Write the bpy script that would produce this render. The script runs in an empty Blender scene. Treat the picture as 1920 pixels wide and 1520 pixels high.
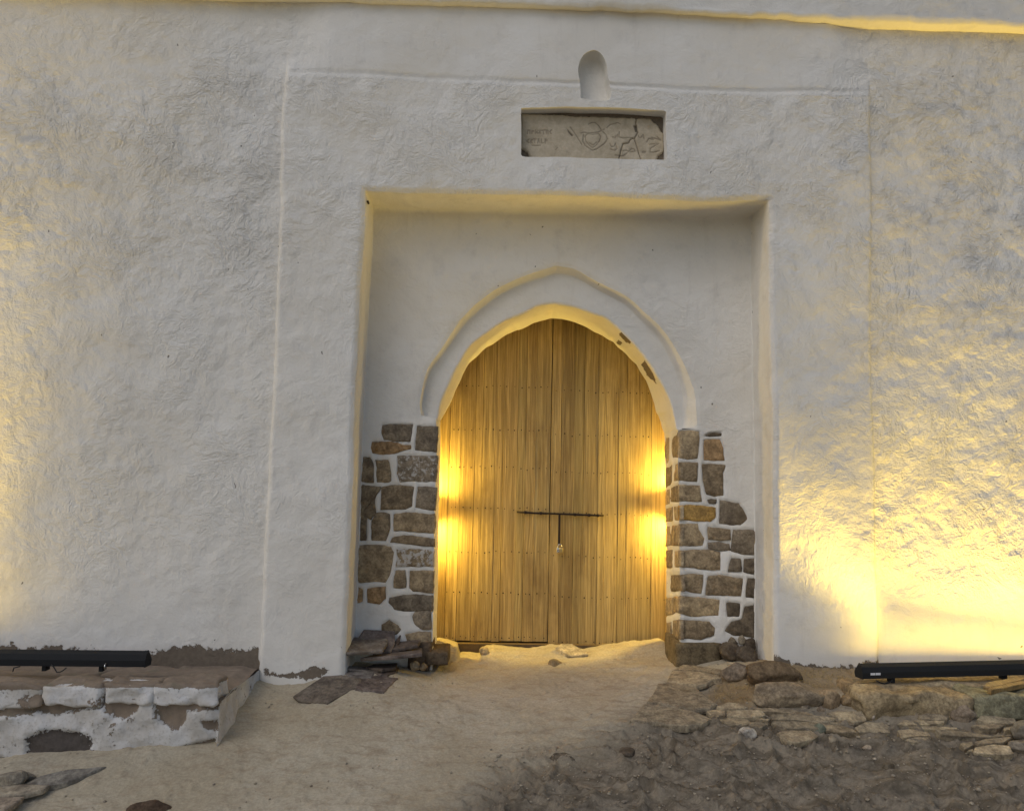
import bpy, bmesh, math, random
import numpy as np
from mathutils import Vector, Matrix
random.seed(7)
rng = np.random.default_rng(11)
S = bpy.context.scene
COL = S.collection

# ------------------------------------------------------------------ camera
CAM = np.array([0.0, -6.0, 1.47])
FPX = 1500.0
def _axes(yaw, pitch, roll):
    cy, sy, cp, sp = math.cos(yaw), math.sin(yaw), math.cos(pitch), math.sin(pitch)
    f = np.array([sy*cp, cy*cp, sp]); r = np.array([cy, -sy, 0.0]); u = np.cross(r, f)
    return math.cos(roll)*r + math.sin(roll)*u, -math.sin(roll)*r + math.cos(roll)*u, f
AR, AU, AF = _axes(math.radians(2.043), math.radians(4.846), math.radians(1.21))
cd = bpy.data.cameras.new('camera'); cam = bpy.data.objects.new('camera', cd); COL.objects.link(cam)
m = Matrix.Identity(4)
for i in range(3):
    m[i][0] = AR[i]; m[i][1] = AU[i]; m[i][2] = -AF[i]; m[i][3] = CAM[i]
cam.matrix_world = m
cd.sensor_width = 36; cd.sensor_fit = 'HORIZONTAL'; cd.lens = FPX/1920*36; cd.clip_start = 0.05; cd.clip_end = 500
S.camera = cam

# ------------------------------------------------------------------ world, sun, exposure
SUN_EL, SUN_AZ = math.radians(46), math.radians(222)   # behind the camera, veiled
w = bpy.data.worlds.new('World'); S.world = w; w.use_nodes = True
nt = w.node_tree; nt.nodes.clear()
sky = nt.nodes.new('ShaderNodeTexSky'); sky.sky_type = 'NISHITA'; sky.sun_disc = False
sky.sun_elevation = SUN_EL; sky.sun_rotation = SUN_AZ; sky.dust_density = 2.0; sky.air_density = 1.0; sky.ozone_density = 1.5
bg = nt.nodes.new('ShaderNodeBackground'); bg.inputs[1].default_value = 0.088
wo = nt.nodes.new('ShaderNodeOutputWorld'); nt.links.new(sky.outputs[0], bg.inputs[0]); nt.links.new(bg.outputs[0], wo.inputs[0])
sd = bpy.data.lights.new('sun', 'SUN'); sd.energy = 0.42; sd.angle = math.radians(40); sd.color = (1.0, 0.96, 0.92)
sun = bpy.data.objects.new('sun', sd); COL.objects.link(sun)
sv = Vector((math.sin(SUN_AZ)*math.cos(SUN_EL), math.cos(SUN_AZ)*math.cos(SUN_EL), math.sin(SUN_EL)))
sun.rotation_euler = sv.to_track_quat('Z', 'Y').to_euler()
S.view_settings.view_transform = 'Standard'; S.view_settings.look = 'None'
S.view_settings.exposure = 0.07; S.view_settings.gamma = 1.0; S.view_settings.use_curve_mapping = False

# ------------------------------------------------------------------ unprojection of traced points to their own depth
def U(px, py, Y):
    px = np.asarray(px, float); py = np.asarray(py, float); Y = np.asarray(Y, float)
    x = (px-960)/FPX; y = -(py-760)/FPX
    d = x[..., None]*AR + y[..., None]*AU + AF
    t = (Y - CAM[1])/d[..., 1]
    return CAM + d*t[..., None]
def proj(P):
    v = np.asarray(P) - CAM
    z = v @ AF
    return 960 + FPX*(v @ AR)/z, 760 - FPX*(v @ AU)/z

# ------------------------------------------------------------------ noise
def _hash(i, j, k, s):
    h = (i.astype(np.int64)*374761393 + j.astype(np.int64)*668265263 + k.astype(np.int64)*2147483647 + s*974711) & 0x7fffffff
    h = ((h ^ (h >> 13))*1274126177) & 0x7fffffff
    h = (h ^ (h >> 16)) & 0xffff
    return h/32767.5 - 1.0
def vnoise(P, s=0):
    P = np.asarray(P, float); i = np.floor(P).astype(np.int64); f = P - i
    f = f*f*f*(f*(f*6-15)+10)
    out = 0
    for a in (0, 1):
        for b in (0, 1):
            for c in (0, 1):
                wgt = (f[..., 0] if a else 1-f[..., 0])*(f[..., 1] if b else 1-f[..., 1])*(f[..., 2] if c else 1-f[..., 2])
                out = out + wgt*_hash(i[..., 0]+a, i[..., 1]+b, i[..., 2]+c, s)
    return out
def fbm(P, o=3, s=0):
    r = 0; a = 1.0; P = np.asarray(P, float)
    for k in range(o):
        r = r + a*vnoise(P*2.03**k + 17.3*k, s+k); a *= 0.5
    return r
def sstep(a, b, x):
    t = np.clip((x-a)/(b-a), 0, 1); return t*t*(3-2*t)
def wallD(P):
    """gentle unevenness of hand-thrown plaster, one continuous vector field"""
    out = np.zeros_like(P)
    out[..., 1] = 0.011*fbm(P*1.1, 2, 1) + 0.0020*fbm(P*5.5, 2, 5) + 0.0012*fbm(P*17, 2, 9)
    out[..., 0] = 0.006*fbm(P*1.5, 2, 21) + 0.0035*fbm(P*7, 2, 25)
    out[..., 2] = 0.006*fbm(P*1.5, 2, 31) + 0.0035*fbm(P*7, 2, 35)
    return P + out
def sdpoly(px, py, poly):
    """signed distance (negative inside) to a polygon"""
    poly = np.asarray(poly, float); d = np.full(px.shape, 1e18); ins = np.zeros(px.shape, bool)
    n = len(poly)
    for i in range(n):
        a = poly[i]; b = poly[(i+1) % n]; e = b-a
        wx = px-a[0]; wy = py-a[1]
        t = np.clip((wx*e[0]+wy*e[1])/max(e@e, 1e-12), 0, 1)
        d = np.minimum(d, (wx-e[0]*t)**2 + (wy-e[1]*t)**2)
        c = ((a[1] > py) != (b[1] > py))
        with np.errstate(divide='ignore', invalid='ignore'):
            xi = (b[0]-a[0])*(py-a[1])/(b[1]-a[1]+1e-18)+a[0]
        ins ^= c & (px < xi)
    d = np.sqrt(d); return np.where(ins, -d, d)
def sdline(px, py, line):
    line = np.asarray(line, float); d = np.full(px.shape, 1e18)
    for a, b in zip(line[:-1], line[1:]):
        e = b-a; wx = px-a[0]; wy = py-a[1]
        t = np.clip((wx*e[0]+wy*e[1])/max(e@e, 1e-12), 0, 1)
        d = np.minimum(d, (wx-e[0]*t)**2 + (wy-e[1]*t)**2)
    return np.sqrt(d)
def curve(pts, axis):
    p = np.asarray(pts, float)
    xs, ys = (p[:, 0], p[:, 1]) if axis == 'x' else (p[:, 1], p[:, 0])
    o = np.argsort(xs); xs = xs[o]; ys = ys[o]
    def f(t):
        t = np.asarray(t, float); r = np.interp(t, xs, ys)
        s0 = (ys[1]-ys[0])/(xs[1]-xs[0]); s1 = (ys[-1]-ys[-2])/(xs[-1]-xs[-2])
        r = np.where(t < xs[0], ys[0]+s0*(t-xs[0]), r)
        return np.where(t > xs[-1], ys[-1]+s1*(t-xs[-1]), r)
    return f
def resample(pts, n):
    p = np.asarray(pts, float); d = np.r_[0, np.cumsum(np.linalg.norm(np.diff(p, axis=0), axis=1))]
    t = np.linspace(0, d[-1], n); return np.stack([np.interp(t, d, p[:, k]) for k in range(p.shape[1])], 1)
def smooth_path(pts, n):
    """Catmull-Rom through points, resampled"""
    p = np.asarray(pts, float); p = np.vstack([2*p[0]-p[1], p, 2*p[-1]-p[-2]]); out = []
    for i in range(1, len(p)-2):
        t = np.linspace(0, 1, 12, endpoint=False)[:, None]
        out.append(0.5*((2*p[i]) + (-p[i-1]+p[i+1])*t + (2*p[i-1]-5*p[i]+4*p[i+1]-p[i+2])*t**2 + (-p[i-1]+3*p[i]-3*p[i+1]+p[i+2])*t**3))
    out.append(p[-2][None]); return resample(np.vstack(out), n)

# ------------------------------------------------------------------ objects
def link(o, parent=None):
    COL.objects.link(o)
    if parent is not None: o.parent = parent
    return o
def tag(o, label=None, cat=None, group=None, kind=None):
    if label: o['label'] = label
    if cat: o['category'] = cat
    if group: o['group'] = group
    if kind: o['kind'] = kind
    return o
def empty(name, loc, label, cat, group=None):
    o = bpy.data.objects.new(name, None); o.empty_display_size = 0.1; o.location = loc; link(o)
    return tag(o, label, cat, group)
def mesh(name, V, F, mat, parent=None, attrs=None, smooth=True, color=None, origin=None):
    """V (n,3) world coordinates, F list/array of faces; ONE mesh object"""
    V = np.asarray(V, float)
    if parent is not None: org = np.array(parent.matrix_basis.translation if parent.parent is None else parent['_org'])
    elif origin is not None: org = np.asarray(origin, float)
    else: org = np.array([V[:, 0].mean(), V[:, 1].mean(), V[:, 2].min()])
    me = bpy.data.meshes.new(name)
    if isinstance(F, np.ndarray):
        nf, k = F.shape
        me.vertices.add(len(V)); me.vertices.foreach_set('co', (V-org).astype(np.float32).ravel())
        me.loops.add(nf*k); me.loops.foreach_set('vertex_index', F.astype(np.int32).ravel())
        me.polygons.add(nf); me.polygons.foreach_set('loop_start', np.arange(0, nf*k, k, dtype=np.int32))
        me.update(calc_edges=True)
    else:
        me.from_pydata([tuple(v) for v in (V-org)], [], [tuple(f) for f in F])
    me.polygons.foreach_set('use_smooth', np.full(len(me.polygons), smooth))
    if attrs:
        for k, a in attrs.items():
            at = me.attributes.new(k, 'FLOAT', 'POINT'); at.data.foreach_set('value', np.asarray(a, np.float32).ravel())
    me.materials.append(mat); me.validate(); me.update()
    o = bpy.data.objects.new(name, me)
    if parent is None: o.location = org
    elif parent.parent is not None or parent.type == 'MESH': pass
    if color is not None: o.color = color
    o['_org'] = [float(x) for x in org]
    return link(o, parent)
def gridF(nu, nv, flip=False, off=0):
    i, j = np.meshgrid(np.arange(nu-1), np.arange(nv-1), indexing='ij')
    a = (i*nv+j).ravel(); b = ((i+1)*nv+j).ravel(); c = ((i+1)*nv+j+1).ravel(); d = (i*nv+j+1).ravel()
    F = np.stack([a, b, c, d] if not flip else [a, d, c, b], 1)
    return F + off
class Acc:
    def __init__(s): s.V = []; s.F = []; s.A = {}; s.n = 0
    def add(s, P, flip=False, **at):
        nu, nv = P.shape[:2]; s.F.append(gridF(nu, nv, flip, s.n)); s.V.append(P.reshape(-1, 3)); s.n += nu*nv
        for k, a in at.items(): s.A.setdefault(k, []).append(np.broadcast_to(a, (nu, nv)).ravel())
    def build(s, name, mat, parent=None, weld=True, **kw):
        V = np.vstack(s.V); F = np.vstack(s.F); A = {k: np.concatenate(a) for k, a in s.A.items()}
        if weld:
            key = np.round(V*5000).astype(np.int64); _, idx, inv = np.unique(key, axis=0, return_index=True, return_inverse=True)
            inv = inv.ravel(); V = V[idx]; A = {k: a[idx] for k, a in A.items()}; F = inv[F]
            F = F[(F[:, 0] != F[:, 1]) & (F[:, 1] != F[:, 2]) & (F[:, 2] != F[:, 3]) & (F[:, 3] != F[:, 0]) & (F[:, 0] != F[:, 2]) & (F[:, 1] != F[:, 3])]
        return mesh(name, V, F, mat, parent, A, **kw)
def lofts(rings, steps):
    """rings of equal-length 3D polylines -> (nu, nv, 3) with given number of steps between each"""
    cols = [rings[0][:, None]]
    for a, b, n in zip(rings[:-1], rings[1:], steps):
        t = np.linspace(0, 1, n+1)[1:]; cols.append(a[:, None]*(1-t)[None, :, None] + b[:, None]*t[None, :, None])
    return np.concatenate(cols, 1)

# ------------------------------------------------------------------ materials
class MB:
    def __init__(s, name):
        s.m = bpy.data.materials.new(name); s.m.use_nodes = True; s.t = s.m.node_tree; s.t.nodes.clear()
        s.o = s.t.nodes.new('ShaderNodeOutputMaterial'); s.b = s.t.nodes.new('ShaderNodeBsdfPrincipled')
        s.t.links.new(s.b.outputs[0], s.o.inputs[0]); s.b.inputs['Roughness'].default_value = 0.9
        s.b.inputs['Specular IOR Level'].default_value = 0.2
    def n(s, typ, ins=None, **kw):
        nd = s.t.nodes.new('ShaderNode'+typ)
        for k, v in kw.items(): setattr(nd, k, v)
        for k, v in (ins or {}).items():
            s.set(nd.inputs[k], v)
        return nd
    def set(s, sock, v):
        if isinstance(v, bpy.types.NodeSocket): s.t.links.new(v, sock)
        elif isinstance(v, bpy.types.Node): s.t.links.new(v.outputs[0], sock)
        else: sock.default_value = v
    def math(s, op, a, b=0.0, c=None, clamp=False):
        nd = s.n('Math', operation=op, use_clamp=clamp); s.set(nd.inputs[0], a); s.set(nd.inputs[1], b)
        if c is not None: s.set(nd.inputs[2], c)
        return nd.outputs[0]
    def pos(s): return s.n('NewGeometry').outputs['Position']
    def scaled(s, v, sc): return s.n('VectorMath', {0: v, 1: sc}, operation='MULTIPLY').outputs[0]
    def noise(s, v, scale, detail=4, rough=0.55, dist=0.0, out='Fac'):
        return s.n('TexNoise', {'Vector': v, 'Scale': scale, 'Detail': detail, 'Roughness': rough, 'Distortion': dist}).outputs[out]
    def ramp(s, x, lo, hi, a=0.0, b=1.0):
        return s.n('MapRange', {0: x, 1: lo, 2: hi, 3: a, 4: b}, interpolation_type='SMOOTHSTEP').outputs[0]
    def mix(s, f, a, b, mode='MIX'):
        nd = s.n('MixRGB', blend_type=mode); s.set(nd.inputs[0], f); s.set(nd.inputs[1], a); s.set(nd.inputs[2], b); return nd.outputs[0]
    def attr(s, name): return s.n('Attribute', attribute_name=name).outputs['Fac']
    def bump(s, h, dist, strength=1.0, nrm=None):
        nd = s.n('Bump', {'Height': h, 'Distance': dist, 'Strength': strength})
        if nrm is not None: s.set(nd.inputs['Normal'], nrm)
        return nd.outputs[0]
    def done(s, color=None, rough=None, normal=None, metal=None, spec=None):
        if color is not None: s.set(s.b.inputs['Base Color'], color)
        if rough is not None: s.set(s.b.inputs['Roughness'], rough)
        if normal is not None: s.set(s.b.inputs['Normal'], normal)
        if metal is not None: s.b.inputs['Metallic'].default_value = metal
        if spec is not None: s.b.inputs['Specular IOR Level'].default_value = spec
        return s.m
def rgb(*c): return (c[0], c[1], c[2], 1.0)

def mat_plaster():
    b = MB('whitewashed_plaster'); p = b.pos(); rough = b.attr('rough'); bare = b.attr('bare')
    # trowel marks: stroke direction changes from patch to patch
    warp = b.noise(p, 2.2, 3, 0.6, 0, 'Color')
    pw = b.n('VectorMath', {0: p, 1: b.n('VectorMath', {0: warp, 1: (0.42, 0.42, 0.42)}, operation='MULTIPLY').outputs[0]}, operation='ADD').outputs[0]
    def strokes(cell, scale, seed):
        off = b.n('VectorMath', {0: pw, 1: (seed, seed*.7, seed*1.3)}, operation='ADD').outputs[0]
        vo = b.n('TexVoronoi', {'Vector': off, 'Scale': cell, 'Randomness': 1.0})
        ang = b.math('MULTIPLY', b.n('SeparateColor', {0: vo.outputs['Color']}).outputs[0], 3.1)
        ro = b.n('VectorRotate', {'Vector': off, 'Axis': (0, 1, 0), 'Angle': ang}, rotation_type='AXIS_ANGLE').outputs[0]
        st = b.scaled(ro, (1.0, 1.0, 3.0))
        return b.noise(st, scale, 4, 0.6, 0.25)
    s1 = strokes(2.6, 6.0, 0.0); s2 = strokes(4.3, 12.0, 4.4)
    lump = b.noise(p, 9, 3, 0.55)
    fine = b.noise(p, 70, 3, 0.6)
    pat = b.ramp(b.noise(p, 1.9, 3, 0.55), 0.36, 0.62, 0.25, 1.15)
    h = b.math('ADD', b.math('MULTIPLY', s1, b.math('MULTIPLY', pat, 0.46)), b.math('MULTIPLY', s2, b.math('MULTIPLY', pat, 0.26)))
    h = b.math('ADD', h, b.math('MULTIPLY', b.noise(b.scaled(pw, (1, 1, 2.2)), 27, 5, 0.7, 0.3), b.math('MULTIPLY', pat, 0.24)))
    h = b.math('ADD', h, b.math('MULTIPLY', lump, 0.48))
    h = b.math('ADD', h, b.math('MULTIPLY', fine, 0.10))
    # missing plaster
    edge = b.noise(p, 22, 5, 0.7)
    bm = b.ramp(b.math('ADD', bare, b.math('MULTIPLY', b.math('SUBTRACT', edge, 0.5), 1.7)), 0.48, 0.53)
    n1 = b.bump(h, 0.052, rough)
    n2 = b.bump(b.math('SUBTRACT', 1.0, bm), 0.006, 0.8, n1)
    n3 = b.bump(b.noise(p, 120, 4, 0.7), 0.003, b.math('MULTIPLY', b.math('ADD', bm, 0.25), 0.6), n2)
    # colour
    big = b.noise(p, 0.9, 4, 0.6); mid = b.noise(p, 6.0, 5, 0.65); strk = b.noise(b.scaled(p, (5, 5, 0.6)), 3.0, 4, 0.6)
    c = b.mix(b.ramp(big, 0.35, 0.68), rgb(0.74, 0.705, 0.63), rgb(0.80, 0.775, 0.715))
    c = b.mix(b.math('MULTIPLY', b.ramp(mid, 0.52, 0.78), 0.55), c, rgb(0.60, 0.575, 0.53))
    c = b.mix(b.math('MULTIPLY', b.ramp(strk, 0.56, 0.75), 0.25), c, rgb(0.60, 0.56, 0.50))
    c = b.mix(b.math('MULTIPLY', b.ramp(s2, 0.60, 0.76), b.math('MULTIPLY', rough, 0.30)), c, rgb(0.62, 0.60, 0.56))
    # little pits and nail holes
    vo = b.n('TexVoronoi', {'Vector': b.scaled(pw, (1, 1, 0.6)), 'Scale': 7.0, 'Randomness': 1.0})
    gate = b.math('GREATER_THAN', b.n('SeparateColor', {0: vo.outputs['Color']}).outputs[1], 0.5)
    pit = b.math('MULTIPLY', b.math('LESS_THAN', b.math('ADD', vo.outputs['Distance'], b.math('MULTIPLY', fine, 0.06)), 0.076), gate)
    c = b.mix(b.math('MULTIPLY', pit, 0.85), c, rgb(0.13, 0.11, 0.09))
    sc = b.noise(b.scaled(p, (1, 1, 1)), 38, 3, 0.75)
    c = b.mix(b.math('MULTIPLY', b.ramp(sc, 0.70, 0.76), 0.45), c, rgb(0.34, 0.31, 0.27))
    br = b.mix(b.noise(p, 30, 5, 0.7), rgb(0.10, 0.082, 0.062), rgb(0.27, 0.22, 0.165))
    c = b.mix(bm, c, br)
    return b.done(c, 0.92, n3, spec=0.15)
def mat_rock(name='stone', scale=1.0, bumpd=0.006):
    b = MB(name); p = b.pos(); oi = b.n('ObjectInfo'); col = oi.outputs['Color']; wa = oi.outputs['Alpha']
    n1 = b.noise(p, 14*scale, 6, 0.65, 0.4); n2 = b.noise(p, 55*scale, 5, 0.7); n3 = b.noise(p, 4*scale, 3, 0.5)
    c = b.mix(1.0, col, b.mix(b.ramp(n1, 0.28, 0.72), rgb(0.55, 0.53, 0.52), rgb(1.35, 1.33, 1.25)), 'MULTIPLY')
    c = b.mix(1.0, c, b.mix(b.ramp(n2, 0.3, 0.7), rgb(0.70, 0.68, 0.66), rgb(1.25, 1.25, 1.22)), 'MULTIPLY')
    c = b.mix(b.math('MULTIPLY', b.ramp(n3, 0.5, 0.75), 0.35), c, rgb(0.16, 0.115, 0.06))
    pk = b.ramp(b.noise(p, 95*scale, 3, 0.6), 0.66, 0.72)
    c = b.mix(b.math('MULTIPLY', pk, 0.5), c, rgb(0.03, 0.026, 0.022))
    # whitewash left on the face: object alpha below 1 = that much of it
    am = b.math('SUBTRACT', 1.0, wa)
    ww = b.math('ADD', b.math('MULTIPLY', b.noise(p, 26, 6, 0.72), 1.0), am)
    wm = b.math('MULTIPLY', b.ramp(ww, 0.94, 1.02), b.math('GREATER_THAN', am, 0.02))
    c = b.mix(b.math('MULTIPLY', wm, 0.9), c, rgb(0.52, 0.49, 0.44))
    h = b.math('ADD', b.math('MULTIPLY', n1, 0.7), b.math('MULTIPLY', n2, 0.35)); h = b.math('ADD', h, b.math('MULTIPLY', pk, -0.15))
    h = b.math('ADD', h, b.math('MULTIPLY', wm, 0.12))
    return b.done(c, 0.92, b.bump(h, bumpd, 1.0), spec=0.18)
def mat_wood():
    b = MB('weathered_door_wood'); p = b.pos(); oi = b.n('ObjectInfo'); col = oi.outputs['Color']; rnd = oi.outputs['Random']
    q = b.n('VectorMath', {0: p, 1: b.n('CombineXYZ', {0: b.math('MULTIPLY', rnd, 9.0), 2: b.math('MULTIPLY', rnd, 31.0)}).outputs[0]}, operation='ADD').outputs[0]
    wob = b.n('VectorMath', {0: q, 1: b.scaled(b.noise(b.scaled(q, (1, 1, .5)), 3, 2, .5, 0, 'Color'), (0.05, 0, 0))}, operation='ADD').outputs[0]
    g1 = b.noise(b.scaled(wob, (34, 8, 1.0)), 1.0, 5, 0.65, 0.3); g2 = b.noise(b.scaled(wob, (130, 20, 2.2)), 1.0, 4, 0.65); g3 = b.noise(b.scaled(p, (1, 1, .45)), 2.6, 5, 0.65)
    c = b.mix(1.0, col, b.mix(b.ramp(g1, 0.30, 0.72), rgb(0.74, 0.71, 0.67), rgb(1.20, 1.20, 1.18)), 'MULTIPLY')
    c = b.mix(1.0, c, b.mix(b.ramp(g2, 0.32, 0.68), rgb(0.72, 0.69, 0.66), rgb(1.18, 1.17, 1.15)), 'MULTIPLY')
    c = b.mix(b.math('MULTIPLY', b.ramp(g3, 0.48, 0.74), 0.5), c, rgb(0.135, 0.075, 0.03))
    # knots / streaks of grime
    st = b.noise(b.scaled(q, (22, 5, 0.8)), 1.0, 3, 0.6)
    c = b.mix(b.math('MULTIPLY', b.ramp(st, 0.64, 0.76), 0.32), c, rgb(0.09, 0.05, 0.022))
    h = b.math('ADD', b.math('MULTIPLY', g1, 0.6), b.math('MULTIPLY', g2, 0.4))
    return b.done(c, 0.62, b.bump(h, 0.004, 0.8), spec=0.3)
def mat_soil():
    b = MB('trodden_soil'); p = b.pos(); damp = b.attr('damp'); warm = b.attr('warm')
    big = b.noise(p, 1.1, 5, 0.6); mid = b.noise(b.scaled(p, (1, 2.4, 1)), 5.5, 7, 0.68, 0.8); fin = b.noise(p, 60, 5, 0.72); gr = b.noise(p, 210, 3, 0.7)
    dry = b.mix(b.ramp(big, 0.3, 0.7), rgb(0.405, 0.35, 0.25), rgb(0.505, 0.455, 0.35))
    dry = b.mix(b.math('MULTIPLY', b.ramp(mid, 0.48, 0.72), 0.65), dry, rgb(0.30, 0.235, 0.16))
    dk = b.mix(b.ramp(mid, 0.34, 0.66), rgb(0.13, 0.108, 0.078), rgb(0.30, 0.256, 0.19))
    dm = b.ramp(b.math('ADD', damp, b.math('MULTIPLY', b.math('SUBTRACT', mid, 0.5), 1.3)), 0.15, 0.9)
    c = b.mix(dm, dry, dk)
    c = b.mix(b.math('MULTIPLY', warm, 0.75), c, b.mix(mid, rgb(0.15, 0.095, 0.042), rgb(0.36, 0.25, 0.12)))
    c = b.mix(1.0, c, b.mix(b.ramp(fin, 0.3, 0.72), rgb(0.84, 0.83, 0.82), rgb(1.13, 1.12, 1.11)), 'MULTIPLY')
    c = b.mix(b.math('MULTIPLY', b.ramp(gr, 0.70, 0.75), 0.45), c, rgb(0.05, 0.038, 0.028))
    c = b.mix(b.math('MULTIPLY', b.ramp(b.noise(p, 150, 2, 0.6), 0.735, 0.76), 0.55), c, rgb(0.55, 0.50, 0.43))
    h = b.math('ADD', b.math('MULTIPLY', mid, 0.60), b.math('ADD', b.math('MULTIPLY', fin, b.math('ADD', 0.13, b.math('MULTIPLY', dm, 0.16))), b.math('MULTIPLY', gr, b.math('ADD', 0.05, b.math('MULTIPLY', dm, 0.09)))))
    return b.done(c, 0.96, b.bump(h, 0.020, 0.9), spec=0.1)
def mat_masonry():
    b = MB('peeling_whitewashed_masonry'); p = b.pos(); bare = b.attr('bare'); dark = b.attr('dark')
    e = b.noise(p, 16, 6, 0.72); f = b.noise(p, 60, 5, 0.7); g = b.noise(p, 5, 4, 0.6)
    k = b.math('ADD', b.math('MULTIPLY', b.math('SUBTRACT', e, 0.5), 1.6), b.math('MULTIPLY', b.math('SUBTRACT', f, 0.5), 1.0))
    bm = b.ramp(b.math('ADD', bare, k), 0.47, 0.53); dm = b.ramp(b.math('ADD', dark, b.math('MULTIPLY', k, 0.9)), 0.47, 0.53)
    wht = b.mix(b.ramp(g, 0.35, 0.7), rgb(0.66, 0.65, 0.63), rgb(0.52, 0.49, 0.44))
    wht = b.mix(b.math('MULTIPLY', b.ramp(f, 0.50, 0.70), 0.6), wht, rgb(0.36, 0.33, 0.28))
    br = b.mix(e, rgb(0.135, 0.105, 0.078), rgb(0.36, 0.29, 0.22))
    br = b.mix(b.math('MULTIPLY', b.ramp(b.noise(p, 9, 3, 0.5), 0.55, 0.72), 0.5), br, rgb(0.16, 0.155, 0.105))
    c = b.mix(bm, wht, br); c = b.mix(dm, c, b.mix(f, rgb(0.06, 0.052, 0.046), rgb(0.14, 0.12, 0.105)))
    h = b.math('ADD', b.math('MULTIPLY', b.math('SUBTRACT', 1.0, b.math('MAXIMUM', bm, dm)), 0.6), b.math('ADD', b.math('MULTIPLY', f, 0.5), b.math('MULTIPLY', e, 0.5)))
    return b.done(c, 0.94, b.bump(h, 0.012, 0.9), spec=0.12)
def mat_plain(name, c, rough=0.5, metal=0.0, spec=0.5, var=0.25, nscale=60, bumpd=0.0008):
    b = MB(name); p = b.pos(); n = b.noise(p, nscale, 4, 0.65)
    d = tuple(x*(1-var) for x in c); l = tuple(min(1, x*(1+var)) for x in c)
    return b.done(b.mix(n, rgb(*d), rgb(*l)), b.ramp(n, 0.2, 0.8, max(0.05, rough-0.12), min(1, rough+0.12)), b.bump(n, bumpd, 0.6), metal, spec)
def mat_plaque():
    b = MB('carved_limestone'); p = b.pos(); g = b.attr('groove_shade')
    n = b.noise(p, 9, 6, 0.65, 0.5); f = b.noise(p, 45, 5, 0.7)
    c = b.mix(b.ramp(n, 0.3, 0.7), rgb(0.43, 0.365, 0.265), rgb(0.57, 0.495, 0.375))
    c = b.mix(1.0, c, b.mix(f, rgb(0.75, 0.74, 0.72), rgb(1.2, 1.2, 1.18)), 'MULTIPLY')
    sc = b.noise(b.scaled(p, (14, 1, 3)), 2.0, 3, 0.6)
    c = b.mix(b.math('MULTIPLY', b.ramp(sc, 0.62, 0.72), 0.3), c, rgb(0.42, 0.37, 0.30))
    c = b.mix(b.math('MULTIPLY', g, 0.85), c, rgb(0.045, 0.034, 0.022))  # shade of the carving, cracks and chips painted in as dark colour
    return b.done(c, 0.9, b.bump(b.math('ADD', n, f), 0.004, 0.7), spec=0.15)
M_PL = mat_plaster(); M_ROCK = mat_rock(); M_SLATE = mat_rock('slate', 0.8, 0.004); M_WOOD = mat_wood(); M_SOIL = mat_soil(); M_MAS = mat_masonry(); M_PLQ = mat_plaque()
M_IRON = mat_plain('rusty_iron', (0.028, 0.017, 0.013), 0.7, 0.3)
M_STEEL = mat_plain('polished_steel', (0.72, 0.70, 0.66), 0.25, 1.0)
M_BRASS = mat_plain('brass', (0.62, 0.47, 0.20), 0.35, 0.9)
M_BLACK = mat_plain('black_painted_metal', (0.020, 0.021, 0.022), 0.72, 0.0, 0.2, 0.2)
M_CABLE = mat_plain('black_rubber', (0.012, 0.012, 0.012), 0.5)
M_WHITE = mat_plain('white_sticker', (0.72, 0.73, 0.75), 0.5, 0, 0.3, 0.08)
M_GLASS = mat_plain('frosted_lens', (0.75, 0.70, 0.55), 0.3, 0, 0.5, 0.05)
M_BEAM = mat_plain('dark_sill_timber', (0.15, 0.105, 0.06), 0.8, 0, 0.2, 0.4, 25, 0.004)
M_STRAW = mat_plain('dry_straw', (0.40, 0.30, 0.13), 0.8, 0, 0.2, 0.4)

# ================================================================== FORTRESS WALL
PANEL = -0.035; YB = 0.38; YA = 0.47; YR = 0.95; YD = 1.14
wall = empty('fortress_wall', (0, 0, -0.2), 'whitewashed fortress wall of rough trowelled plaster around a pointed-arch gateway', 'wall')

# traced lines (x of each upright, y of each level), in pixels of the photograph
c0 = curve([(-900, 0), (-900, 1300)], 'y')
c1 = curve([(536, 140), (529, 230), (525, 330), (527, 380), (521, 500), (513, 700), (505, 850), (495, 1050), (487, 1240), (485, 1300)], 'y')
c2 = curve([(685, 357), (684, 420), (676, 560), (669, 700), (664, 800), (661, 930), (655, 1050), (651, 1180), (647, 1300)], 'y')
c3 = curve([(962, 0), (962, 400)], 'y'); c4 = curve([(1264, 0), (1264, 400)], 'y')
c5 = curve([(1440, 378), (1441, 500), (1444, 640), (1446, 800), (1449, 1000), (1450, 1215), (1451, 1300)], 'y')
c6 = curve([(1628, 40), (1630, 160), (1633, 400), (1632, 500), (1634, 700), (1640, 950), (1645, 1160), (1646, 1260)], 'y')
c7 = curve([(2900, 0), (2900, 1300)], 'y')
r0 = curve([(-900, -40), (0, -14), (560, 6), (700, 14), (800, 16), (1000, 22), (1180, 28), (1300, 32), (1420, 38), (1600, 54), (1760, 60), (1920, 64), (2900, 104)], 'x')
r1 = curve([(960, 197), (1264, 201)], 'x'); r2 = curve([(960, 312), (1264, 318)], 'x')
r3 = curve([(500, 352), (685, 357), (760, 362), (850, 363), (1000, 367), (1120, 371), (1200, 375), (1330, 380), (1440, 376), (1600, 380)], 'x')
r4 = curve([(-900, 1390), (2900, 1390)], 'x')
ptop = curve([(535, 139), (620, 141), (760, 147), (980, 158), (1100, 163), (1300, 172), (1630, 178)], 'x')
XS = [c0, c1, c2, c3, c4, c5, c6, c7]; YS = [r0, r1, r2, r3, r4]
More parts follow.
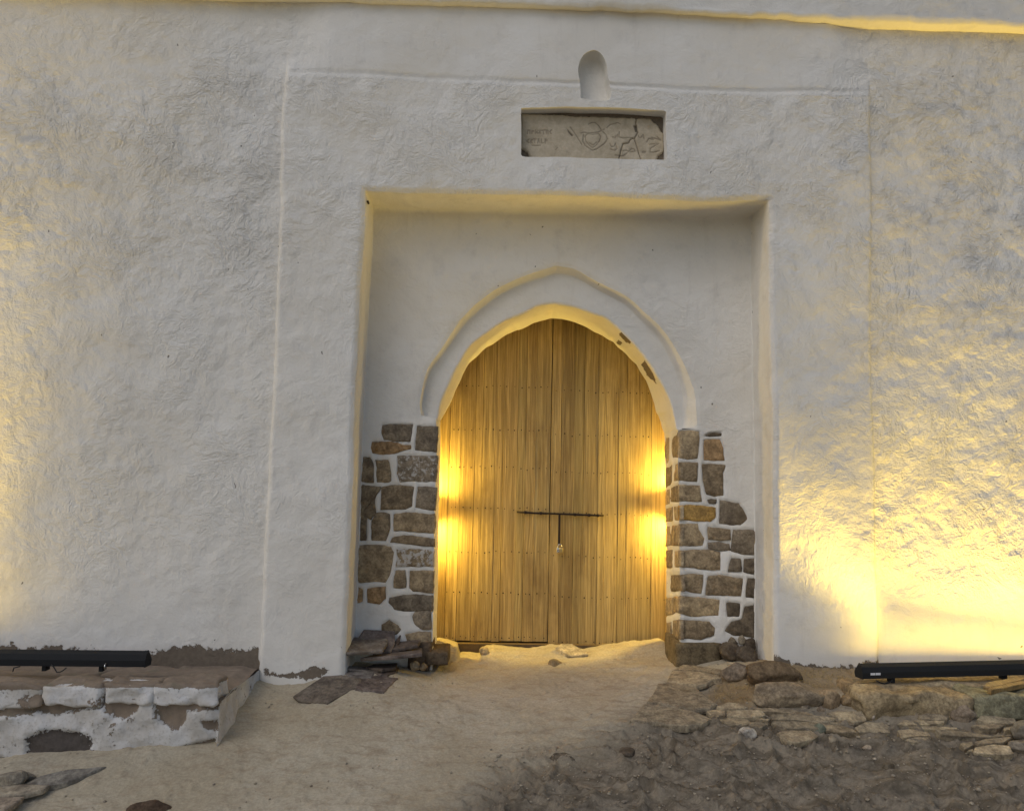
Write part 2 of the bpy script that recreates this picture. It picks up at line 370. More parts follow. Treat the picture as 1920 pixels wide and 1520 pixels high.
XN = [np.r_[np.linspace(0, .61, 34), np.linspace(.61, 1, 138)[1:]], np.linspace(0, 1, 42), np.linspace(0, 1, 72), np.linspace(0, 1, 78), np.linspace(0, 1, 46), np.linspace(0, 1, 50), np.r_[np.linspace(0, .24, 76), np.linspace(.24, 1, 42)[1:]]]
YN = [np.linspace(0, 1, 46), np.linspace(0, 1, 30), np.linspace(0, 1, 15), np.linspace(0, 1, 250)]
bare_left = curve([(-900, 1205), (0, 1212), (18, 1205), (37, 1215), (81, 1214), (106, 1209), (122, 1216), (175, 1222), (277, 1223), (300, 1219), (340, 1212), (365, 1208), (400, 1216), (440, 1219), (487, 1213), (488, 1400), (1440, 1400), (1448, 1228), (1480, 1241), (1540, 1247), (1600, 1247), (1612, 1238), (1646, 1234), (1650, 1262), (2900, 1270)], 'x')
bare_patch = [(498, 1256), (504, 1246), (510, 1257), (540, 1261), (572, 1252), (596, 1246), (618, 1250), (616, 1258), (600, 1263), (586, 1272), (560, 1267), (510, 1262)]
def bare_front(px, py):
    a = np.clip(0.5 + (py - bare_left(px))/26.0, 0, 1)
    b = np.clip(0.5 - sdpoly(px, py, bare_patch)/16.0, 0, 1)
    c = np.clip(0.46 - np.abs(sdpoly(px, py, [(640, 1200), (648, 1190), (650, 1212), (642, 1214)]))/10.0, 0, 1)
    return np.maximum(np.maximum(a, b), c)
def front_surface(px, py):
    P = U(px, py, 0.0)
    dx = np.minimum(px - c1(py), c6(py) - px)                   # distance inside the raised surround
    wob = 1.2*vnoise(np.stack([px/30, py/30, px*0], -1), 3)
    off = PANEL*sstep(0, 6, dx+wob*0.3)*(1 - (1-sstep(8, 90, dx))*sstep(10, -40, py - ptop(px)))
    off = off + 0.011*np.exp(-((py-ptop(px)+0.8*wob)/3.6)**2)*sstep(0, 20, dx) - 0.002*np.exp(-((py-ptop(px)-7)/4.0)**2)*sstep(0, 20, dx)
    dr = np.maximum(np.maximum(c2(py)-px, px-c5(py)), r3(px)-py)  # distance outside the doorway recess: worn, rounded arris
    off = off + 0.022*(1-sstep(0, 7, np.abs(dr)+0*dr))*(dr > -1)
    P[..., 1] += off
    lift = 0.03*np.clip(py-1225, 0, 60)/60*(px > 1440)*(px < 1650)
    P[..., 1] += lift*0
    rough = np.where((px < c1(py)) | (px > c6(py)), 1.0, 0.72)
    rough = rough*(0.35 + 0.65*sstep(-6, 14, py-ptop(px)) ) + 0.45*(sstep(1500, 1650, px) + sstep(620, 520, px))*(1-sstep(-6, 14, py-ptop(px)))*0.8
    rough = rough*(0.62 + 0.38*sstep(620, 420, py) + 0.35*sstep(1380, 1600, px)*sstep(1240, 1050, py))   # rougher high up and to the right
    rough = rough*(1 - 0.5*sstep(980, 1180, py))
    return P, np.clip(rough, 0.12, 1.1)
def block(i, j):
    u, v = np.meshgrid(XN[i], YN[j], indexing='ij')
    px = np.full(u.shape, 900.0); py = np.full(u.shape, 500.0)
    for _ in range(9):
        a, b = XS[i](py), XS[i+1](py); px = a*(1-u)+b*u
        a, b = YS[j](px), YS[j+1](px); py = a*(1-v)+b*v
    return px, py
parts = {'wall_face_a': (0,), 'gate_surround': (1, 2, 3, 4, 5), 'wall_face_b': (6,)}
for nm, cols in parts.items():
    A = Acc()
    for i in cols:
        for j in range(4):
            if i in (2, 3, 4) and j == 3: continue
            if i == 3 and j in (0, 1): continue
            px, py = block(i, j); P, rg = front_surface(px, py)
            A.add(wallD(P), flip=True, rough=rg, bare=bare_front(px, py))
    if nm == 'gate_surround':
        # ring patches round the little niche and round the plaque opening
        def ring(i, j, hole, depth, back_y, nsub, inner_shift):
            px, py = block(i, j)
            out = np.concatenate([np.stack([px[:, 0], py[:, 0]], 1), np.stack([px[-1, 1:], py[-1, 1:]], 1), np.stack([px[-2::-1, -1], py[-2::-1, -1]], 1), np.stack([px[0, -2::-1], py[0, -2::-1]], 1)])
            n = len(out)
            cen = np.mean(hole, 0)
            h = np.vstack([hole, hole[:1]]); h = resample(h, 600)
            # hole point for each outer point: by angle about the centre
            ang = lambda q: np.arctan2((q[:, 1]-cen[1]), (q[:, 0]-cen[0]))
            ha = np.unwrap(ang(h)); sgn = 1 if ha[-1] > ha[0] else -1
            oa = np.unwrap(ang(out)); 
            base = ha[0]; k = np.mod((oa-base)*sgn, 2*np.pi); hk = (ha-base)*sgn
            o = np.argsort(hk); inn = np.stack([np.interp(k, hk[o], h[o, 0]), np.interp(k, hk[o], h[o, 1])], 1)
            tt = np.linspace(0, 1, nsub+1)
            gx = out[:, None, 0]*(1-tt)+inn[:, None, 0]*tt; gy = out[:, None, 1]*(1-tt)+inn[:, None, 1]*tt
            P, rg = front_surface(gx, gy)
            A.add(wallD(P), flip=True, rough=rg*0.8, bare=0.0)
            e = wallD(P)[:, -1]
            dirs = cen - inn; dirs = dirs/np.linalg.norm(dirs, axis=1)[:, None]
            rings = [e]
            for (dy, ins) in inner_shift:
                q = inn + (cen-inn)*ins
                Q = U(q[:, 0], q[:, 1], 0.0); Q2 = wallD(Q.copy()); Q2[:, 1] += PANEL + dy
                # keep X, Z of the mouth: the reveal runs straight in
                rings.append(Q2)
            return rings, cen
        nic = smooth_path([(1086, 190), (1085, 160), (1082, 142), (1084, 125), (1094, 108), (1110, 101), (1124, 107), (1134, 123), (1137, 146), (1141, 165), (1142, 191), (1115, 194), (1086, 190)], 80)[:-1]
        rings, cen = ring(3, 0, nic, 0.1, 0.1, 14, [(0.012, 0.0), (0.09, .03), (0.112, .10), (0.12, .3)])
        G = lofts(rings, [2, 5, 3, 2])
        cpt = G[:, -1].mean(0) + np.array([0, 0.002, 0]); G = np.concatenate([G, (cpt + (G[:, -1]-cpt)*0.5)[:, None], (cpt + (G[:, -1]-cpt)*0.02)[:, None]], 1)
        B = Acc(); B.add(G, flip=True, rough=0.25, bare=0.0); B.build('niche', M_PL, wall, weld=False)
        plq = resample([(977, 206), (1110, 206), (1180, 208), (1247, 212), (1248, 258), (1249, 303), (1150, 301), (1060, 298), (977, 296), (977, 250), (977, 206)], 100)[:-1]
        rings, cen = ring(3, 1, plq, 0.1, 0.1, 8, [(0.006, 0.0), (0.11, 0.0)])
        B = Acc(); B.add(lofts(rings, [1, 8]), flip=True, rough=0.2, bare=0.0); B.build('plaque_reveal', M_PL, wall)
        C = Acc(); q = rings[-1]; cpt = q.mean(0)+np.array([0, .004, 0])
        g = lofts([q, cpt+(q-cpt)*0.02], [6]); C.add(g, flip=True, rough=0.5, bare=1.0); C.build('plaque_bed', M_PL, wall, weld=False)
    A.build(nm.split('_a')[0].split('_b')[0] if nm != 'gate_surround' else nm, M_PL, wall)

# cornice: underside and the upper wall that oversails
xs = np.r_[np.linspace(-900, -20, 30), np.linspace(-20, 1940, 400)[1:], np.linspace(1940, 2900, 30)[1:]]
edge = curve([(-900, -60), (0, -26), (560, -5), (640, -1), (760, 3), (900, 7), (1000, 11), (1120, 17), (1200, 23), (1300, 25), (1450, 30), (1560, 36), (1700, 43), (1830, 48), (1920, 52), (2900, 90)], 'x')
e0 = wallD(U(xs, r0(xs), 0.0)); wv = np.stack([xs/25, xs*0, xs*0], -1)
e1 = wallD(U(xs, edge(xs)+2.0*vnoise(wv, 4)+1.2*vnoise(wv*2.7, 6), -0.095)); e2 = e1 + np.array([0, -0.012, 0.02]); e3 = e2.copy(); e3[:, 2] = 6.6
A = Acc(); g = lofts([e0, e1, e2, e3], [6, 2, 90]); g[:, 9:, 1] = wallD(g[:, 9:])[..., 1]*1.0
A.add(g, rough=0.35, bare=0.0); A.build('cornice', M_PL, wall)
# mass of the wall behind the face
def boxV(x0, x1, y0, y1, z0, z1):
    V = np.array([(x, y, z) for x in (x0, x1) for y in (y0, y1) for z in (z0, z1)], float)
    F = [(0, 1, 3, 2), (4, 6, 7, 5), (0, 4, 5, 1), (2, 3, 7, 6), (0, 2, 6, 4), (1, 5, 7, 3)]
    return V, F
V, F = boxV(-8, 9, 1.3, 2.4, -1.2, 6.6); mesh('wall_core', V, F, M_PL, wall, smooth=False)
V, F = boxV(-8, 9, -0.10, 1.32, 6.55, 6.75); mesh('wall_head', V, F, M_PL, wall, smooth=False)

# ---------------------------------------------------------------- exposed stones of the two piers (traced)
def T(sc, ox, oy): return lambda pts: [(ox+x/sc, oy+y/sc) for x, y in pts]
tA, tB, tC, tD = T(5.427, 640, 760), T(4.75, 640, 1000), T(6.335, 1230, 780), T(4.748, 1230, 980)
BR = (0.150, 0.122, 0.088); BR2 = (0.185, 0.150, 0.105); GY = (0.125, 0.108, 0.088); RD = (0.21, 0.145, 0.085); TN = (0.235, 0.19, 0.13); OC = (0.26, 0.17, 0.06); DK = (0.085, 0.072, 0.058)
LEFT = [(tA, [(425,205),(600,195),(722,195),(705,300),(695,360),(560,360),(440,345),(415,290)], GY, 1),
 (tA, [(775,210),(860,212),(985,215),(975,340),(960,470),(840,455),(750,445),(765,330)], GY, 1),
 (tA, [(320,372),(440,372),(560,380),(610,400),(700,400),(705,440),(600,465),(540,492),(400,490),(320,480),(308,430)], RD, .9),
 (tA, [(200,540),(235,525),(290,530),(325,590),(328,780),(170,765),(190,660)], BR, 1),
 (tA, [(352,555),(400,560),(475,560),(490,620),(505,765),(440,775),(370,772),(370,640)], BR2, .93),
 (tA, [(580,520),(700,512),(830,520),(972,518),(968,640),(955,770),(840,770),(720,760),(600,770),(575,690),(585,600)], GY, .58),
 (tA, [(165,810),(300,822),(398,830),(395,865),(350,890),(335,990),(350,1090),(300,1160),(262,1130),(255,1370),(200,1375),(135,1355),(145,1150),(150,950)], BR, 1),
 (tA, [(362,1095),(430,1090),(490,1105),(490,1250),(450,1375),(312,1370),(315,1180),(335,1140)], BR, 1),
 (tA, [(410,835),(540,808),(640,815),(735,825),(720,930),(720,1020),(650,1050),(540,1050),(405,1055),(415,950)], BR, .96),
 (tA, [(785,830),(880,828),(970,845),(960,960),(955,1060),(860,1050),(765,1030),(775,930)], GY, 1),
 (tA, [(540,1105),(690,1090),(850,1105),(945,1105),(950,1200),(940,1300),(800,1290),(640,1270),(540,1272),(535,1190)], BR2, .80),
 (tA, [(525,1345),(640,1325),(800,1340),(945,1360),(940,1440),(800,1430),(640,1410),(505,1395)], BR, .82),
 (tB, [(120,120),(240,108),(350,108),(440,130),(465,180),(450,270),(430,380),(400,435),(290,430),(170,440),(95,395),(110,260)], BR2, .97),
 (tB, [(500,150),(600,148),(720,150),(820,160),(820,300),(700,300),(600,295),(490,298),(510,220)], BR2, .52),
 (tB, [(487,338),(565,336),(570,400),(575,478),(520,488),(472,485),(480,410)], BR, 1),
 (tB, [(617,342),(720,340),(820,345),(815,440),(810,530),(720,520),(640,515),(610,485)], BR2, .72),
 (tB, [(115,490),(140,484),(185,505),(190,600),(140,612),(108,605),(105,540)], RD, .95),
 (tB, [(235,497),(330,490),(395,485),(395,580),(340,628),(240,610)], RD, .93),
 (tB, [(440,580),(560,555),(690,552),(808,560),(806,690),(680,690),(560,692),(480,680),(432,620)], GY, 1),
 (tB, [(660,700),(790,695),(797,850),(720,850),(660,810),(630,745)], GY, .8),
 (tB, [(365,810),(430,778),(500,815),(528,850),(495,890),(420,900),(365,860)], BR, .98),
 (tB, [(570,900),(690,878),(792,878),(795,960),(792,1060),(690,1030),(600,980)], BR, 1)]
RIGHT = [(tC, [(285,190),(400,180),(500,190),(505,300),(490,500),(390,505),(282,490),(278,330)], TN, .86),
 (tC, [(580,290),(670,285),(755,285),(790,380),(810,525),(700,525),(580,515),(575,400)], RD, 1),
 (tC, [(585,230),(640,205),(765,205),(765,235),(640,240)], DK, 1),
 (tC, [(285,560),(400,555),(495,560),(490,680),(485,770),(400,765),(280,755)], BR2, 1),
 (tC, [(560,575),(700,580),(825,585),(795,680),(795,800),(800,940),(700,945),(605,925),(565,760)], BR, 1),
 (tC, [(275,810),(380,825),(510,830),(520,920),(540,1015),(420,1010),(275,1000)], TN, .97),
 (tC, [(280,1062),(420,1062),(580,1075),(700,1090),(700,1200),(640,1245),(480,1240),(290,1230)], OC, .97),
 (tC, [(615,1000),(660,988),(715,990),(712,1040),(640,1035)], DK, 1),
 (tC, [(770,1005),(860,1025),(980,1045),(1040,1120),(1080,1220),(1000,1285),(880,1280),(755,1265),(765,1130)], GY, 1),
 (tD, [(215,15),(290,12),(365,12),(372,60),(420,130),(405,195),(300,198),(210,192)], TN, .95),
 (tD, [(455,35),(560,50),(655,55),(660,145),(560,145),(465,140)], BR, 1),
 (tD, [(690,65),(860,65),(895,90),(890,270),(780,268),(670,240),(680,150)], GY, 1),
 (tD, [(460,170),(550,165),(650,185),(660,235),(560,240),(465,220)], GY, 1),
 (tD, [(215,245),(340,240),(470,240),(560,260),(560,410),(460,410),(340,390),(215,385)], BR2, .78),
 (tD, [(670,310),(750,315),(755,420),(640,425),(655,360)], GY, 1),
 (tD, [(785,315),(900,310),(905,450),(830,440),(780,425)], DK, 1),
 (tD, [(225,460),(320,450),(410,455),(405,540),(395,615),(300,605),(225,600)], BR2, 1),
 (tD, [(465,470),(560,462),(770,490),(765,560),(755,645),(600,635),(445,630),(455,550)], BR, 1),
 (tD, [(820,490),(910,495),(910,660),(850,660),(805,655),(810,570)], DK, 1),
 (tD, [(215,655),(380,660),(565,680),(560,825),(420,825),(320,830),(200,800)], TN, 1),
 (tD, [(635,705),(745,715),(740,825),(640,825)], DK, .96),
 (tD, [(795,740),(905,730),(900,850),(895,1030),(790,1010),(690,1000),(620,960),(680,880),(770,860)], DK, 1),
 (tD, [(215,870),(330,870),(470,880),(520,930),(515,1000),(400,1040),(300,1030),(215,1030)], BR2, .74)]
STONES = [(np.array(f(p)), c, a) for f, p, c, a in LEFT+RIGHT]
def back_surface(px, py):
    """recess back wall with the mortar standing proud round each stone"""
    P = U(px, py, YB); sink = np.zeros(px.shape)
    for poly, c, a in STONES:
        lo = poly.min(0)-8; hi = poly.max(0)+8
        mk = (px > lo[0]) & (px < hi[0]) & (py > lo[1]) & (py < hi[1])
        if mk.any():
            s = sdpoly(px[mk], py[mk], poly); sink[mk] = np.maximum(sink[mk], 0.020*sstep(4.2, -1.8, s))
    return P, sink
def densify(p, seg):
    p = np.asarray(p, float); out = []
    for a, b in zip(p, np.roll(p, -1, 0)):
        k = max(1, int(round(np.linalg.norm((b-a)[:2])/seg))); out += [a+(b-a)*t/k for t in range(k)]
    return np.array(out)
def poly_stone(name, poly, Y, mat, parent, color, face=0.004, plane=None):
    q = densify(poly, 6.0); n = len(q); c_ = q.mean(0); dq = q-c_; q = c_ + dq*(1+(1.4 if plane is None else 0.6)/np.maximum(np.linalg.norm(dq, axis=1), 4))[:, None]
    q = q + 0.8*np.stack([vnoise(np.stack([q[:, 0]/4, q[:, 1]/4, q[:, 0]*0+k], -1), k) for k in (1, 2)], 1)
    cen = q.mean(0); tilt = rng.normal(0, 0.003, 2)
    V = []
    for sc, dy in ((1.03, 0.030), (1.0, face+0.003), (0.95, face-0.003), (0.6, face-0.0045)):
        r = cen+(q-cen)*sc
        P = (plane(r[:, 0], r[:, 1]) if plane else U(r[:, 0], r[:, 1], Y))
        P = wallD(P); rel = (r-cen)/max(1, np.abs(q-cen).max())
        bump = 0.0035*vnoise(np.stack([r[:, 0]/11, r[:, 1]/11, r[:, 0]*0+cen[0]], -1), 8)*(sc < 1.0)
        d = dy + rel @ tilt + bump
        if plane: P[:, 0] += d
        else: P[:, 1] += d
        V.append(P)
    c3 = V[-1].mean(0)
    if not plane: c3[1] -= 0.0
    VV = np.vstack(V+[c3[None]]); F = []
    for k in range(3):
        for i in range(n):
            j = (i+1) % n; F.append((k*n+i, k*n+j, (k+1)*n+j, (k+1)*n+i))
    for i in range(n): F.append((3*n+i, 3*n+(i+1) % n, 4*n))
    return mesh(name, VV, F, mat, parent, color=color)

# ---------------------------------------------------------------- doorway recess: reveal, back wall, arch band, soffit, jambs
nb = 110
left = np.stack([c2(np.linspace(1390, 785, nb)), np.linspace(1390, 785, nb)], 1)
left2 = np.stack([c2(np.linspace(785, 357, nb+1))[1:], np.linspace(785, 357, nb+1)[1:]], 1)
xt = np.linspace(685, 1440, 2*nb+1)[1:]; top = np.stack([xt, r3(xt)], 1); top[-1] = (1440, 377)
right2 = np.stack([c5(np.linspace(377, 803, nb+1))[1:], np.linspace(377, 803, nb+1)[1:]], 1)
right = np.stack([c5(np.linspace(803, 1390, nb+1))[1:], np.linspace(803, 1390, nb+1)[1:]], 1)
UO = np.vstack([left, left2, top, right2, right]); NU = len(UO)
insv = np.vstack([np.tile((1, 0), (len(left), 1)), np.tile((1, 0), (len(left2), 1)), np.tile((0, 1), (len(top), 1)), np.tile((-1, 0), (len(right2)+len(right), 1))]).astype(float)
kc = np.exp(-((np.arange(NU)-(len(left)+len(left2)))/3.5)**2); insv += kc[:, None]*np.where(insv[:, :1] != 0, np.array([[0, 1]]), np.array([[1, 0]]))*0.9
kc = np.exp(-((np.arange(NU)-(len(left)+len(left2)+len(top)))/3.5)**2); insv += kc[:, None]*np.where(insv[:, :1] != 0, np.array([[0, 1]]), np.array([[-1, 0]]))*0.9
F0, _ = front_surface(UO[:, 0], UO[:, 1]); F0[:, 1] = PANEL + 0.022
def inset(dy, ins):
    Q = U(UO[:, 0], UO[:, 1], 0.0); Q[:, 1] = dy
    Q[:, 0] += insv[:, 0]*ins; Q[:, 2] -= insv[:, 1]*ins
    return Q
tp = np.clip(insv[:, 1], 0, 1)[:, None]
rg = [F0, inset(PANEL+0.045, 0.005), inset(0.20, 0.005)+np.array([0, 0, 0])]
for a in (0, 22, 45, 68, 90):
    R = 0.008 + 0.016*tp[:, 0]
    Q = inset(0, 0.006); s, c = math.sin(math.radians(a)), math.cos(math.radians(a))
    Q[:, 1] = YB - R + R*s; Q[:, 0] += insv[:, 0]*(R-R*c); Q[:, 2] -= insv[:, 1]*(R-R*c)
    rg.append(Q)
G = lofts(rg, [3, 10, 7, 2, 2, 2, 2])
A = Acc(); A.add(wallD(G), flip=True, rough=0.35, bare=0.0); A.build('recess_reveal', M_PL, wall)
# path round the door opening and arch band on the back wall
outerA = smooth_path([(790,778),(788,750),(801,694),(831,649),(870,592),(921,547),(983,517),(1042,498)], 160)
outerB = smooth_path([(1042,498),(1078,505),(1117,526),(1174,553),(1210,584),(1247,621),(1278,671),(1300,728),(1306,778),(1306,803)], 160)
IN = np.vstack([resample([(806, 1390), (813, 1100), (819, 782), (790, 779)], nb), resample(np.vstack([outerA]), 2*nb), resample(outerB, 2*nb+1)[1:], resample([(1306, 803), (1272, 806), (1274, 1000), (1276, 1390)], nb+1)[1:]])
i_l = nb; i_r = nb+4*nb-1
# make the leg samples share heights with the outer outline
lp = np.stack([np.interp(np.linspace(1390, 782, nb-12), [782, 1100, 1390], [819, 813, 806]), np.linspace(1390, 782, nb-12)], 1)
IN[:nb] = np.vstack([lp, resample([(818, 782), (790, 778)], 13)[1:]])
rp = np.stack([np.interp(np.linspace(806, 1390, nb-11), [806, 1000, 1390], [1272, 1274, 1276]), np.linspace(806, 1390, nb-11)], 1)
IN[-nb:] = np.vstack([resample([(1306, 803), (1272, 806)], 13)[1:], rp[1:]])
last = rg[-1]; lx, ly = proj(last)
tt = np.linspace(0, 1, 64)
gx = lx[:, None]*(1-tt)+IN[:, None, 0]*tt; gy = ly[:, None]*(1-tt)+IN[:, None, 1]*tt
P, sink = back_surface(gx, gy); P = wallD(P); P[..., 1] += sink
arr = sstep(8, 0, np.minimum(np.abs(sdline(gx, gy, IN[::6])), 20)); P[..., 1] += 0.008*arr
dirt = np.clip(0.5+(gy-(1262-45*sstep(1300, 1400, gx)))/30, 0, 1)
A = Acc(); A.add(P, flip=True, rough=0.40+0.14*sstep(700, 450, gy), bare=dirt); A.build('recess_back', M_PL, wall)
backedge = P[:, -1]
# outer step of the arch band
stepI = np.vstack([smooth_path([(795,779),(793,750),(807,698),(838,655),(878,601),(928,558),(986,530),(1042,512)], 2*nb), smooth_path([(1042,512),(1076,519),(1114,540),(1168,568),(1202,599),(1236,636),(1262,685),(1276,735),(1280,778),(1280,803)], 2*nb+1)[1:]])
Ei = wallD(U(stepI[:, 0], stepI[:, 1], YA))
G = lofts([backedge[nb:nb+4*nb], Ei], [6]); 
A = Acc(); A.add(G, flip=True, rough=0.22, bare=0.0)
FRONT = [(821,787),(828,750),(853,697),(878,654),(907,629),(943,604),(977,590),(1013,574),(1042,570),(1075,576),(1117,590),(1143,601),(1185,640),(1213,674),(1238,716),(1258,761),(1270,812)]
fr = np.vstack([smooth_path(FRONT[:9], 2*nb), smooth_path(FRONT[8:], 2*nb+1)[1:]])
tt = np.linspace(0, 1, 26); gx = stepI[:, None, 0]*(1-tt)+fr[:, None, 0]*tt; gy = stepI[:, None, 1]*(1-tt)+fr[:, None, 1]*tt
Pb = wallD(U(gx, gy, YA)); Pb[:, -3:, 1] += np.array([0.0, 0.004, 0.014])
A.add(Pb, flip=True, rough=0.36, bare=0.0); A.build('arch_band', M_PL, wall)
REAR = [(826,789),(846,750),(876,688),(907,657),(937,636),(974,618),(1008,604),(1036,596),(1078,604),(1117,623),(1151,643),(1185,674),(1210,711),(1227,758),(1246,812)]
re = np.vstack([smooth_path(REAR[:8], 2*nb), smooth_path(REAR[7:], 2*nb+1)[1:]])
re = re + 1.6*np.stack([vnoise(np.stack([re[:, 0]/14, re[:, 1]/14, re[:, 0]*0], -1), 3), vnoise(np.stack([re[:, 0]/14, re[:, 1]/14, re[:, 0]*0+5], -1), 4)], 1)
Rr = U(re[:, 0], re[:, 1], YR)
G = lofts([Pb[:, -1], Rr], [30]); G[:, 1:] = G[:, 1:] + (wallD(G[:, 1:])-G[:, 1:])*0.7
sx, sy = proj(G)
chips = np.maximum.reduce([np.clip(0.5-sdpoly(sx, sy, pp)/5, 0, 1) for pp in ([(1161,628),(1166,619),(1177,624),(1187,634),(1181,645),(1172,640)], [(1154,643),(1160,637),(1167,643),(1162,648)], [(1203,683),(1208,676),(1217,688),(1222,695),(1232,720),(1222,712),(1212,702)])])
A = Acc(); A.add(G, flip=True, rough=0.18, bare=chips); A.build('arch_soffit', M_PL, wall)
soff_rear = G[:, -1]
# jambs below the arch, straight in from the piers to the gate
def jamb(xf, xr, z0, z1, flip, sx):
    zz = np.linspace(z0, z1, 150); yy = np.r_[np.linspace(YB+0.004, YB+0.03, 4), np.linspace(YB+0.03, YR, 40)[1:]]
    Z, Yg = np.meshgrid(zz, yy, indexing='ij'); t = (Yg-YB)/(YR-YB)
    X = xf*(1-t)+xr*t - sx*0.014*(1-sstep(YB, YB+0.03, Yg))*-1
    return np.stack([X, Yg, Z], -1)
def colX(px, py, Y): return U(px, py, Y)[0]
zl = U(820, 784, YA)[2]; zr = U(1270, 808, YA)[2]
JLf, JLr = colX(815.5, 1000, YB), colX(823, 1000, YR); JRf, JRr = colX(1273.5, 1000, YB), colX(1247.5, 1000, YR)
def jamb2(fr, dx):
    rear = fr.copy(); rear[:, 1] = YR; rear[:, 0] += dx
    mid = fr.copy(); mid[:, 1] += 0.02; mid[:, 0] += (0.012 if dx < 0.03 and fr[0, 0] > 0 else -0.006)*0 + dx*0.03
    return lofts([fr, mid, rear], [3, 40])
GL = jamb2(backedge[:nb-12], JLr-JLf); GR_ = jamb2(backedge[5*nb+11:], JRr-JRf)
JST = [tC([(180,262),(240,200),(274,196),(274,505),(182,508)]), tC([(212,575),(272,562),(272,765),(214,768)]), tC([(172,850),(268,815),(268,1005),(172,1010)]), tC([(217,1075),(276,1065),(280,1230),(218,1230)]),
       tD([(132,20),(205,15),(205,192),(130,195)]), tD([(160,248),(208,245),(208,385),(160,392)]), tD([(125,470),(210,458),(210,602),(122,612)]), tD([(150,660),(202,656),(200,802),(150,800)]), tD([(148,872),(205,872),(205,1035),(152,1030)]),
       tC([(106,262),(152,255),(150,520),(106,590)]), tC([(106,600),(186,575),(184,790),(112,845)]), tC([(118,872),(160,862),(160,1035),(116,1045)]), tC([(116,1090),(195,1072),(195,1235),(110,1250)]),
       tD([(84,30),(122,25),(122,198),(84,200)]), tD([(84,240),(140,235),(138,400),(84,402)]), tD([(84,675),(145,668),(145,815),(84,822)]), tD([(94,890),(132,885),(128,1030),(98,1040)])]
jx, jy = proj(GR_); sk = np.zeros(jx.shape)
for pp in JST: sk = np.maximum(sk, 0.018*sstep(1.2, -1.6, sdpoly(jx, jy, np.array(pp))))
GLd = GL; GRd = GR_; GRd[..., 0] += sk
A = Acc(); A.add(GLd, flip=True, rough=0.25, bare=0.0); A.build('jamb', M_PL, wall)
A = Acc(); A.add(GRd, rough=0.25, bare=0.0); A.build('jamb', M_PL, wall)
def jplane(px, py):
    px = np.asarray(px, float); py = np.asarray(py, float)
    x = (px-960)/FPX; y = -(py-760)/FPX; d = x[..., None]*AR + y[..., None]*AU + AF
    # plane through (JRf,YB) and (JRr,YR), vertical
    nx, ny = (YR-YB), -(JRr-JRf); k = nx*JRf + ny*YB
    t = (k - nx*CAM[0] - ny*CAM[1])/(d[..., 0]*nx + d[..., 1]*ny)
    return CAM + d*t[..., None]
for q, pp in enumerate(JST):
    c = [BR2, TN, BR, TN][q % 4]
    poly_stone('masonry_stone', np.array(pp), 0, M_ROCK, wall, (c[0]*1.7, c[1]*1.7, c[2]*1.7, 1), 0.004, jplane)
for poly, c, a in STONES:
    v = rng.uniform(1.5, 2.0); g_ = sum(c)/3; c = (c[0]*1.04, c[1], c[2]*0.93); poly_stone('masonry_stone', poly, YB, M_ROCK, wall, (c[0]*v, c[1]*v, c[2]*v, a))
# underside ledges where the arch band stops on the piers
A = Acc()
a0 = backedge[nb-12:nb]; a1 = a0.copy(); a1[:, 1] = YA + (a1[:, 1]-YB)
A.add(lofts([a0, a1], [5]), rough=0.2, bare=0.3)
b0 = backedge[5*nb-1:5*nb+12]; b1 = b0.copy(); b1[:, 1] = YA + (b1[:, 1]-YB); A.add(lofts([b0, b1], [5]), rough=0.2, bare=0.3)
A.build('pier_cap', M_PL, wall)
# hidden pocket between the rear of the jambs and the gate
zb = -0.8
prof = np.vstack([GLd[::6, -1], soff_rear[::8], GRd[::6, -1]])
cx = 0.5*(JLr+JRr); outp = prof.copy()
dirp = np.stack([prof[:, 0]-cx, np.maximum(0, prof[:, 2]-zl)*1.2], 1); dirp /= np.linalg.norm(dirp, axis=1)[:, None]
outp[:, 0] += dirp[:, 0]*0.32; outp[:, 2] += dirp[:, 1]*0.32; out2 = outp.copy(); out2[:, 1] = 1.31
prof2 = prof.copy(); prof2[:, 1] += 0.004; outp[:, 1] += 0.004
A = Acc(); A.add(lofts([prof2, outp, out2], [3, 3]), rough=0.2, bare=0.0); A.build('gate_rebate', M_PL, wall)
# plinth stones at the foot of both piers
def rbox(name, x0, x1, y0, y1, z0, z1, mat, parent, color=None, r=0.25, amp=0.01, n=7, seed=0, smooth=True, attrs=None):
    """rounded, uneven block"""
    lin = np.linspace(-1, 1, n); V = []; F = []; k = 0
    for ax in range(3):
        for s in (-1, 1):
            a, b = np.meshgrid(lin, lin, indexing='ij'); P = np.zeros((n, n, 3)); P[..., ax] = s; P[..., (ax+1) % 3] = a; P[..., (ax+2) % 3] = b
            V.append(P.reshape(-1, 3)); F.append(gridF(n, n, s < 0, k)); k += n*n
    V = np.vstack(V); F = np.vstack(F)
    key = np.round(V*1000).astype(int); _, idx, inv = np.unique(key, axis=0, return_index=True, return_inverse=True); V = V[idx]; F = inv.ravel()[F]
    half = np.array([x1-x0, y1-y0, z1-z0])/2; rr = r*half.min()
    W = V*half; inn = np.clip(W, -(half-rr), half-rr); d = W-inn; L = np.linalg.norm(d, axis=1, keepdims=True); W = inn + np.where(L > 1e-9, d/np.maximum(L, 1e-9)*np.minimum(L, rr), 0)
    W = W + np.array([x0+x1, y0+y1, z0+z1])/2
    W = W + amp*np.stack([fbm(W*6+seed*7.7, 2, 40+q) for q in range(3)], 1) + amp*0.5*np.stack([fbm(W*18+seed*7.7, 2, 50+q) for q in range(3)], 1)
    if callable(attrs): attrs = attrs(W)
    return mesh(name, W, F, mat, parent, attrs, smooth=smooth, color=color)
